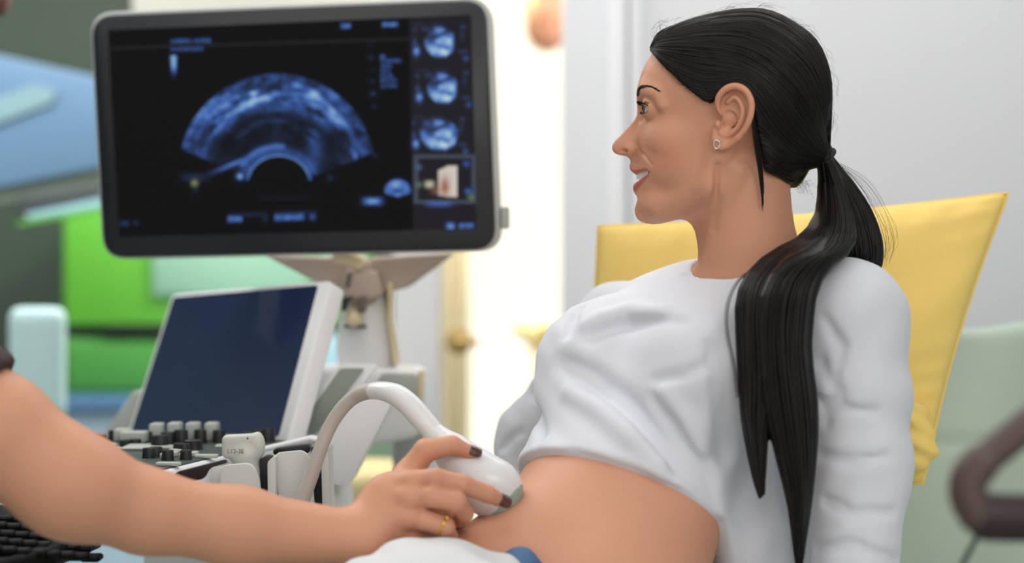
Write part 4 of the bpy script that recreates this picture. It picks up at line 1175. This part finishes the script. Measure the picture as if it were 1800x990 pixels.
fold([(1450, 880), (1500, 905), (1570, 900)], [.002, .004, .002], -1, .012)
fold([(1450, 560), (1480, 610), (1470, 660)], [.001, .003, .001], -1, .012)
fold([(1430, 968), (1480, 958), (1540, 975), (1580, 985)], [.003, .005, .005, .003], -1, .010)
fold([(1040, 500), (1018, 540), (996, 590)], [.002, .004, .004], -1, .010)
fold([(880, 790), (900, 770), (915, 760)], [.002, .003, .002], -1, .01)
PANEL = [Pn(1290, 760, 1.83), Pn(1304, 880, 1.82), Pn(1318, 940, 1.81), Pn(1335, 1060, 1.80)]
def f_shirt(p):
    tor = f_torso(p, .011)
    # hem plane
    hp_ = (p-HEM_P) @ (T_*.93+np.array([.0, 0, 0])) 
    side = (p-HEM_P) @ S_; dep = (p-HEM_P) @ N_
    hem = hp_-.02*np.clip(side, -.2, .2)-.3*np.clip(-dep-.10, 0, .2)
    torc = smax(tor, hem, .006)
    pan = chain(p, PANEL, [.03, .034, .036, .04], .02)
    torc = smin(torc, pan, .02)
    torc = smin(torc, chain(p, [Pn(1385, 700, 1.90), Pn(1392, 880, 1.885), Pn(1400, 1060, 1.875)], [.05, .048, .045], .02), .03)
    f = smin(torc, f_arms(p, .008), .022)
    for pts, rr, sg, k in FOLDS:
        d = chain(p, pts, rr)
        f = smin(f, d, k) if sg > 0 else smax(f, -d, k)
    wr = .0011*np.sin(p[:, 2]*95+14*np.sin(p[:, 0]*11)+p[:, 1]*30)*np.sin(p[:, 0]*40+p[:, 2]*22)
    # neck opening
    L = to_local(p)
    neck = cone(L, np.array([1300., 380, 0]), np.array([1306., 478, 0]), 84, 92)
    f = np.minimum(f+wr, np.minimum(f_torso(p, .004)+np.maximum(hem, 0)*2, f_arms(p, .003)))
    f = smax(f, -(neck+2)*HS, .004)
    # never thinner than the skin below
    return f
M_shirt = mat('white_cotton_jersey', (216, 218, 227), .85, .015, 20, bump=.12, bscale=900, sheen=.15)
lo, hi = np.array([-.14, 1.55, .78]), np.array([.52, 2.25, 1.19])
shirt = sdf_obj('long_sleeved_top', f_shirt, lo, hi, .0028, M_shirt, wom, 2)
# ---- ponytail: elastic, strands falling behind the shoulder and over it down the front
M_elastic = mat('charcoal_elastic', (40, 40, 48), .7, .2, 80, bump=.3, bscale=900)
TIE = np.array([1449., 280, 0]); TD = np.array([.80, .62, 0])   # direction of the tail at the elastic (right, down)
TD /= np.linalg.norm(TD); TN = np.array([TD[1], -TD[0], 0])
for k in (-1, 1):
    ring = from_local([tuple(TIE+TD*(k*4.5-1)+TN*19*math.cos(a)+np.array([0, 0, 17*math.sin(a)])+TD*2*math.sin(2*a)) for a in np.linspace(0, 2*math.pi, 33)])
    tube('hair_elastic', ring, 5.2*HS, M_elastic, hair, 10)
def dp(pts): return catmull(pts, 90)
def front(x, y, d):
    """a point on the hair lying on the top: never inside the cloth"""
    return (x, y, d)
# (px, py, depth): boundary curves of the lock over the shoulder and of the hair behind it
LA = dp([(1440, 286, 1.850), (1441, 330, 1.845), (1434, 383, 1.825), (1402, 424, 1.795), (1352, 450, 1.765), (1314, 486, 1.745), (1297, 530, 1.735), (1297, 600, 1.725), (1301, 680, 1.72), (1307, 745, 1.715), (1322, 830, 1.71), (1340, 892, 1.705)])
LB = dp([(1448, 288, 1.835), (1455, 335, 1.825), (1456, 390, 1.80), (1435, 432, 1.765), (1395, 462, 1.735), (1368, 500, 1.715), (1358, 550, 1.705), (1360, 620, 1.70), (1358, 690, 1.695), (1350, 750, 1.695), (1346, 820, 1.695), (1343, 885, 1.695)])
RA = dp([(1448, 288, 1.835), (1455, 335, 1.822), (1455, 390, 1.795), (1432, 436, 1.755), (1380, 465, 1.725), (1345, 505, 1.705), (1332, 560, 1.70), (1334, 620, 1.695), (1341, 700, 1.69), (1360, 780, 1.69), (1384, 880, 1.69), (1396, 970, 1.69), (1402, 1010, 1.69)])
RB = dp([(1462, 284, 1.835), (1485, 335, 1.815), (1502, 390, 1.79), (1500, 432, 1.765), (1466, 458, 1.735), (1438, 500, 1.715), (1428, 560, 1.71), (1425, 625, 1.705), (1434, 700, 1.70), (1435, 780, 1.70), (1428, 860, 1.70), (1416, 950, 1.70), (1406, 1010, 1.70)])
BA = dp([(1450, 286, 1.85), (1458, 330, 1.84), (1468, 380, 1.83), (1474, 420, 1.82), (1478, 445, 1.815), (1480, 480, 1.815)])
BB = dp([(1464, 280, 1.855), (1500, 322, 1.85), (1530, 370, 1.845), (1546, 415, 1.84), (1549, 450, 1.84), (1544, 475, 1.84)])
paths, rads = [], []
def lock(A, B, n, r, bulge, seed, jit=2.2, cut=True):
    q = np.random.RandomState(seed)
    for k in range(n):
        s = q.uniform(-.02, 1.02); c = A*(1-s)+B*s
        lay = q.uniform(0, 1)**.6
        prof = math.sqrt(max(0, 1-(2*s-1)**2))
        x = np.linspace(0, 1, 90); th = np.clip(x*6, .35, 1)*np.clip((1-x)*5, .2, 1)
        c = c.copy(); c[:, 2] += bulge*(.5-prof*lay*1.0)*th
        ph, ph2 = q.uniform(0, 6.28, 2); am = q.uniform(0, jit)
        c[:, 0] += am*np.sin(x*7+ph)*x+.8*np.sin(x*23+ph2)*x; c[:, 1] += am*.4*np.sin(x*6+ph2)*x
        e = 90 if not cut or k % 2 else q.randint(74, 90)
        c = c[:e:3]
        paths.append(np.array([Pn(*v) for v in c]))
        rr = np.full(len(c), q.uniform(.55, 1.0)*r); rr[-3:] *= [.7, .45, .12]; rads.append(rr)
lock(LA, LB, 260, .00115, .022, 1)
lock(RA, RB, 420, .00115, .028, 2)
lock(BA, BB, 300, .00115, .030, 3, 1.2, False)
strands_obj('ponytail_strands', paths, rads, M_hair, hair, 4)
def f_tail(p):
    f = None
    for A, B, n, r0 in ((LA, LB, 3, .010), (RA, RB, 4, .011), (BA, BB, 4, .010)):
        for i in range(n):
            s = (i+.5)/n; c = (A*(1-s)+B*s)[::5]; q = [Pn(v[0], v[1], v[2]+.006) for v in c]
            w_ = np.linalg.norm(np.array([Pn(*v) for v in A[::5]])-np.array([Pn(*v) for v in B[::5]]), axis=1)
            r = np.clip(w_/n*.62, .0035, .02)
            if n < 5 and A is not BA: r = r*np.clip((1-np.linspace(0, 1, len(c)))*7, .3, 1)
            d = chain(p, q, list(r)); f = d if f is None else smin(f, d, .006)
    return f
allp = [Pn(*v) for A in (LA, RB, RA, BA, BB) for v in A[::6]]
lo, hi = box_of(allp, .03)
sdf_obj('ponytail', f_tail, lo, hi, .003, M_hair, hair, 1)
paths, rads = [], []; q = np.random.RandomState(8)
for k in range(26):   # stray hairs along the tail and at the collar
    if k < 16:
        h = q.uniform(4, 34); c = [(1466+q.uniform(-3, 6), 284, 1.85), (1505+h*.8, 325-h*.2, 1.85), (1535+h, 375+q.uniform(-8, 8), 1.85), (1552+h*.9, 420+q.uniform(-15, 20), 1.85), (1552+h*.5, 450+q.uniform(-10, 20), 1.85)]
    else:
        h = q.uniform(-4, 5); c = [(1340+h, 462, 1.755), (1300+h, 490, 1.745), (1279+h, 530, 1.73), (1276+h, 580, 1.725), (1288+h, 640, 1.72), (1296+h, 700, 1.72)]
    c = catmull(c, 20); paths.append(np.array([Pn(*v) for v in c])); rads.append(np.full(20, .00012 if k < 16 else .00016))
    if k == 15: strands_obj('stray_hairs', paths, rads, M_hair, hair, 3); paths, rads = [], []
strands_obj('stray_hairs', paths, rads, M_hair, hair, 3)

# ------------------------------------------------------------------ operator: arm, hand
opr = empty('person', 'operator at the left edge, bare forearm reaching in and a ringed hand gripping the probe', 'person')
PD = 3.0
def f_fing(p, pts, rs, k=.003):
    q = [Pn(*v) for v in pts]; s = 1.7/K
    return chain(p, q, [r*s for r in rs], k)
THUMB = [(712, 838, 1.745), (748, 792, 1.742), (795, 783, 1.752), (829, 796, 1.758)]; TR_ = [24, 21, 17.5, 12]
INDEX = [(712, 850, 1.708), (765, 842, 1.692), (812, 852, 1.698), (856, 868, 1.712), (880, 880, 1.722)]; IR = [21, 19, 18, 15.5, 12.5]
MIDDL = [(705, 877, 1.700), (760, 873, 1.684), (802, 882, 1.684), (817, 903, 1.705), (806, 917, 1.735)]; MR = [20, 18.5, 18, 15, 13]
RINGF = [(698, 908, 1.702), (745, 914, 1.688), (782, 927, 1.69), (790, 942, 1.712), (776, 946, 1.742)]; RR_ = [20, 18, 17.5, 14, 12]
PINKY = [(690, 932, 1.715), (730, 944, 1.705), (762, 955, 1.712), (770, 962, 1.735)]; PR = [18, 15.5, 14, 12]
WR = Pn(636, 948, 1.70)
def f_hand(p):
    s = 1.7/K
    R = np.eye(3)
    f = ell(p, Pn(698, 888, 1.712), (.038, .019, .034))
    f = smin(f, cone(p, WR, Pn(690, 892, 1.712), .0275, .026), .014)
    f = smin(f, cone(p, WR+np.array([.0, 0, .008]), Pn(718, 836, 1.74), .022, .014), .012)
    f = smin(f, ell(p, Pn(752, 905, 1.742), (.036, .018, .024)), .012)
    f = smin(f, ell(p, Pn(795, 915, 1.752), (.018, .012, .016)), .008)
    # knuckles
    for (x, y, d, r) in ((722, 846, 1.698, 17), (716, 874, 1.69, 17), (708, 906, 1.692, 17), (700, 932, 1.703, 15)):
        f = smin(f, np.linalg.norm(p-Pn(x, y, d), axis=1)-r*s, .008)
    fs = [f_fing(p, a, b) for a, b in ((THUMB, TR_), (INDEX, IR), (MIDDL, MR), (RINGF, RR_), (PINKY, PR))]
    g = fs[0]
    for h in fs[1:]: g = smin(g, h, .0014)
    f = smin(f, g, .007)
    # creases at finger joints
    return f
ELB = Pn(112, 846, 1.60)
def f_oarm(p):
    f = chain(p, [Pn(-190, 625, 1.58), Pn(-10, 757, 1.59), ELB], [.045, .0480, .045], .03)
    g = chain(p, [ELB, Pn(255, 899, 1.63), Pn(420, 927, 1.665), WR], [.045, .0375, .0365, .0265], .02)
    f = smin(f, g, .03)
    f = smin(f, np.linalg.norm(p-Pn(150, 868, 1.60), axis=1)-.036, .03)
    h = f_hand(p)
    return smin(f, h, .012)
def opr_color(V):
    c = np.ones((len(V), 3))
    t = np.array(lin((196, 126, 106)))/SKIN
    for (x, y, d, r) in ((829, 796, 1.75, 16), (880, 880, 1.715, 14), (800, 880, 1.68, 16), (770, 843, 1.685, 14), (780, 925, 1.685, 14)):
        a = .3*np.exp(-(((V-Pn(x, y, d))/(r*1.7/K*1.3))**2).sum(1)); c[:] = c*(1-a[:, None])+t*a[:, None]
    return c
lo = np.minimum(Pn(-230, 560, 1.5), Pn(-230, 1080, 1.5)); lo = np.array([Pn(-200, 0, 1.6)[0], 1.5, Pn(0, 1080, 1.6)[2]]); hi = np.array([Pn(640, 0, 1.7)[0], 1.82, Pn(0, 560, 1.6)[2]])
hi[0] = Pn(920, 0, 1.7)[0]
Vb, Fb = sdf_arrays(f_oarm, lo, hi, .0017); Vb, Fb = big_parts(Vb, Fb, 8000); Vb = relax(Vb, Fb, 1)
mesh_np('body', Vb, Fb, M_skin, opr, colors=opr_color(Vb))
# nails
M_nail = mat('dark_wine_nail_polish', (84, 46, 44), .12, .05, coat=1)
def nail(tip, prev, r, nrm, parent=opr, up=0.0):
    tip = Pn(*tip); prev = Pn(*prev); ax = tip-prev; ax /= np.linalg.norm(ax); nrm = np.array(nrm, float); nrm -= ax*(nrm @ ax); nrm /= np.linalg.norm(nrm); sd = np.cross(ax, nrm)
    r = r*1.7/K; V = []; F = []; nu, nv = 12, 12
    for i in range(nu+1):
        for j in range(nv+1):
            a = -1+2*i/nu; b = -1+2*j/nv
            wd = math.sqrt(max(0, 1-.55*max(0, b)**2.5-.35*max(0, -b)**3))
            th = a*wd*.95
            V.append(tip+ax*(b*r*.95+r*.28)+(nrm*math.cos(th)+sd*math.sin(th))*r*(1.05-.10*max(0, b)))
    for i in range(nu):
        for j in range(nv): F.append((i*(nv+1)+j, (i+1)*(nv+1)+j, (i+1)*(nv+1)+j+1, i*(nv+1)+j+1))
    o = mesh_np('fingernail', V, F, M_nail, parent); md = o.modifiers.new('t', 'SOLIDIFY'); md.thickness = .0012; md.offset = 0
nail(THUMB[-1], THUMB[-2], 12.4, (.35, -.75, .55)); nail(INDEX[-1], INDEX[-2], 13, (.15, -.93, .3))
nail(MIDDL[-1], MIDDL[-2], 13, (.5, -.2, -.8)); nail(RINGF[-1], RINGF[-2], 12, (.4, -.2, -.9)); nail(PINKY[-1], PINKY[-2], 12, (.4, -.3, -.9))
# ring
M_gold = mat('gold', (226, 190, 96), .2, .05, metal=1)
a0, a1 = Pn(*RINGF[1]), Pn(*RINGF[2]); ax = (a1-a0)/np.linalg.norm(a1-a0); cc = a0*.15+a1*.85
n1_ = np.cross(ax, [0, 0, 1.]); n1_ /= np.linalg.norm(n1_); n2_ = np.cross(ax, n1_)
tube('ring', [cc+(n1_*math.cos(a)+n2_*math.sin(a))*18.3*1.7/K for a in np.linspace(0, 2*math.pi, 33)], .0013, M_gold, opr, 8)
sb = cc+n1_*0+np.array([0, -.006, .009]); bm = bmesh.new(); bmesh.ops.create_icosphere(bm, subdivisions=2, radius=.0024); o = bm_obj('ring_stone', bm, M_gold, opr, True); o.location = Pn(786, 911, 1.682)
# dark tunic sleeve
M_tunic = mat('dark_maroon_tunic', (58, 40, 42), .8, .1, 20, bump=.3, bscale=400)
def f_slv(p):
    f = chain(p, [Pn(-300, 540, 1.60), Pn(-190, 640, 1.58), Pn(-36, 722, 1.59)], [.075, .066, .060], .03)
    ax = Pn(-20, 775, 1.59)-Pn(-190, 640, 1.58); ax /= np.linalg.norm(ax); ax = ax*.6+np.array([.35, 0, -.75])*.4; ax /= np.linalg.norm(ax)
    f = smax(f, (p-Pn(8, 648, 1.58)) @ ax, .004)
    return f+.001*np.sin(p[:, 0]*150+p[:, 2]*60)
lo, hi = box_of([P(-330, 540, 1.6), P(60, 760, 1.58)], .09)
sdf_obj('tunic_sleeve', f_slv, lo, hi, .005, M_tunic, opr, 1)

# ------------------------------------------------------------------ convex probe in the hand, its cable
M_pw = mat('white_probe_plastic', (226, 227, 230), .3, .01, 8, coat=.2)
M_lens = mat('pale_grey_green_rubber', (150, 172, 164), .45, .03)
cp = empty('ultrasound_probe', 'white convex ultrasound probe pressed against the belly, thick cable arching back to the machine', 'probe')
def f_cp(p):
    f = chain(p, [Pn(764, 764, 1.79), Pn(800, 800, 1.782), Pn(848, 850, 1.775)], [.0125, .0185, .0285], .012)
    f = smin(f, ell(p, Pn(868, 860, 1.772), (.030, .025, .031)), .010)
    f = smin(f, ell(p, Pn(830, 832, 1.775), (.026, .022, .026)), .012)
    return f
lo, hi = box_of([P(764, 764, 1.79), P(868, 862, 1.77)], .045)
def f_lens(p):
    ax = Pn(905, 902, 1.77)-Pn(800, 800, 1.782); ax /= np.linalg.norm(ax)
    return smax(f_cp(p)-.0006, -((p-Pn(884, 884, 1.77)) @ ax), .002)
sdf_obj('probe_shell', f_cp, lo, hi, .0016, M_pw, cp)
sdf_obj('probe_lens', f_lens, lo, hi, .0016, M_lens, cp)
cab_pts = catmull([P(763, 762, 1.79), P(740, 735, 1.795), P(715, 708, 1.80), P(690, 692, 1.81), P(660, 687, 1.83), P(630, 694, 1.85), P(603, 716, 1.86), P(580, 750, 1.865), P(563, 790, 1.865), P(548, 835, 1.865), P(530, 890, 1.865), P(520, 960, 1.87), P(520, 1100, 1.9), P(560, 1250, 1.96)], 90)
cr = np.interp(np.linspace(0, 1, 90), [0, .10, .22, .33, .42, 1], [.0115, .0125, .0118, .009, .0078, .0078])
M_cable = mat('warm_grey_cable', (190, 182, 176), .45, .03)
tube('strain_relief', cab_pts[:30], cr[:30], M_pw, cp, 18)
tube('cable', cab_pts[28:], cr[28:], M_cable, cp, 14)
ring = cab_pts[1]; 

# ------------------------------------------------------------------ towel over the lap, jeans
M_twl = mat('white_terry_towel', (222, 224, 228), .9, .02, 30, bump=.6, bscale=700)
def f_twl(p):
    f = chain(p, [Pn(655, 1020, 1.64), Pn(720, 1003, 1.66), Pn(800, 1006, 1.67), Pn(880, 1016, 1.68)], [.024, .029, .028, .024], .02)
    f = smin(f, chain(p, [Pn(640, 1060, 1.60), Pn(760, 1065, 1.61), Pn(900, 1080, 1.62)], [.04, .045, .045], .02), .03)
    return f+.0025*np.sin(p[:, 0]*70+p[:, 2]*90)*np.sin(p[:, 1]*50+p[:, 0]*35)
lo, hi = box_of([P(640, 1000, 1.6), P(900, 1090, 1.68)], .06)
sdf_obj('towel', f_twl, lo, hi, .0035, M_twl, None, 1)
tw = bpy.data.objects['towel']; tag(tw, 'folded white towel laid over the woman\'s lap below the operator\'s hand', 'towel')
M_jean = mat('blue_denim', (84, 116, 158), .85, .35, 60, bump=.5, bscale=900)
def f_jean(p):
    f = f_torso(p, .012)
    f = smax(f, -((p-Pn(915, 1030, 1.70)) @ (T_*.8+N_*-.35+S_*.2)), .006)
    return smin(f, chain(p, [Pn(870, 1006, 1.695), Pn(915, 992, 1.69), Pn(950, 1018, 1.70)], [.014, .0155, .013], .01), .01)
sdf_obj('jeans', f_jean, (-.30, 1.50, .60), (.25, 2.2, .93), .005, M_jean, wom, 1)

# ---- dark keyboard tray under the operator's arm
M_tray = mat('black_tray_plastic', (10, 10, 13), .55, .2, 20, spec=.15)
kb = empty('keyboard_tray', 'black tray with small dark keys below the operator\'s elbow, bottom left corner', 'keyboard')
TZ = .87
def Gt(x, y, z=TZ): d = (CAMZ-z)*K/(y-495); return P(x, y, d)
bm_obj('tray', prism([P(-260, 850, 1.72), P(150, 905, 1.95), P(180, 930, 1.86), P(100, 962, 1.72), P(-60, 1000, 1.58), P(-300, 1040, 1.5)], (0, 0, -.022), .006, 2), M_tray, kb, True)
a, b, c_ = np.array(P(-200, 885, 1.70)), np.array(P(105, 915, 1.86)), np.array(P(-120, 985, 1.56))
kk = 0
for i in range(12):
    for j in range(5):
        o0 = a+(b-a)*(i+.5)/12+(c_-a)*(j+.5)/5*.8
        if kk > 90: break
        kk += 1
        bm_obj('key', boxm(o0-np.array([.010, .010, .004]), o0+np.array([.010, .010, .003]), .002, 1), M_tray, kb)
bm_obj('pedestal', boxm(tuple(np.array(P(-160, 960, 1.72))-[.03, .03, .84]), tuple(np.array(P(-160, 960, 1.72))+[.03, .03, -.02]), .004), M_tray, kb)
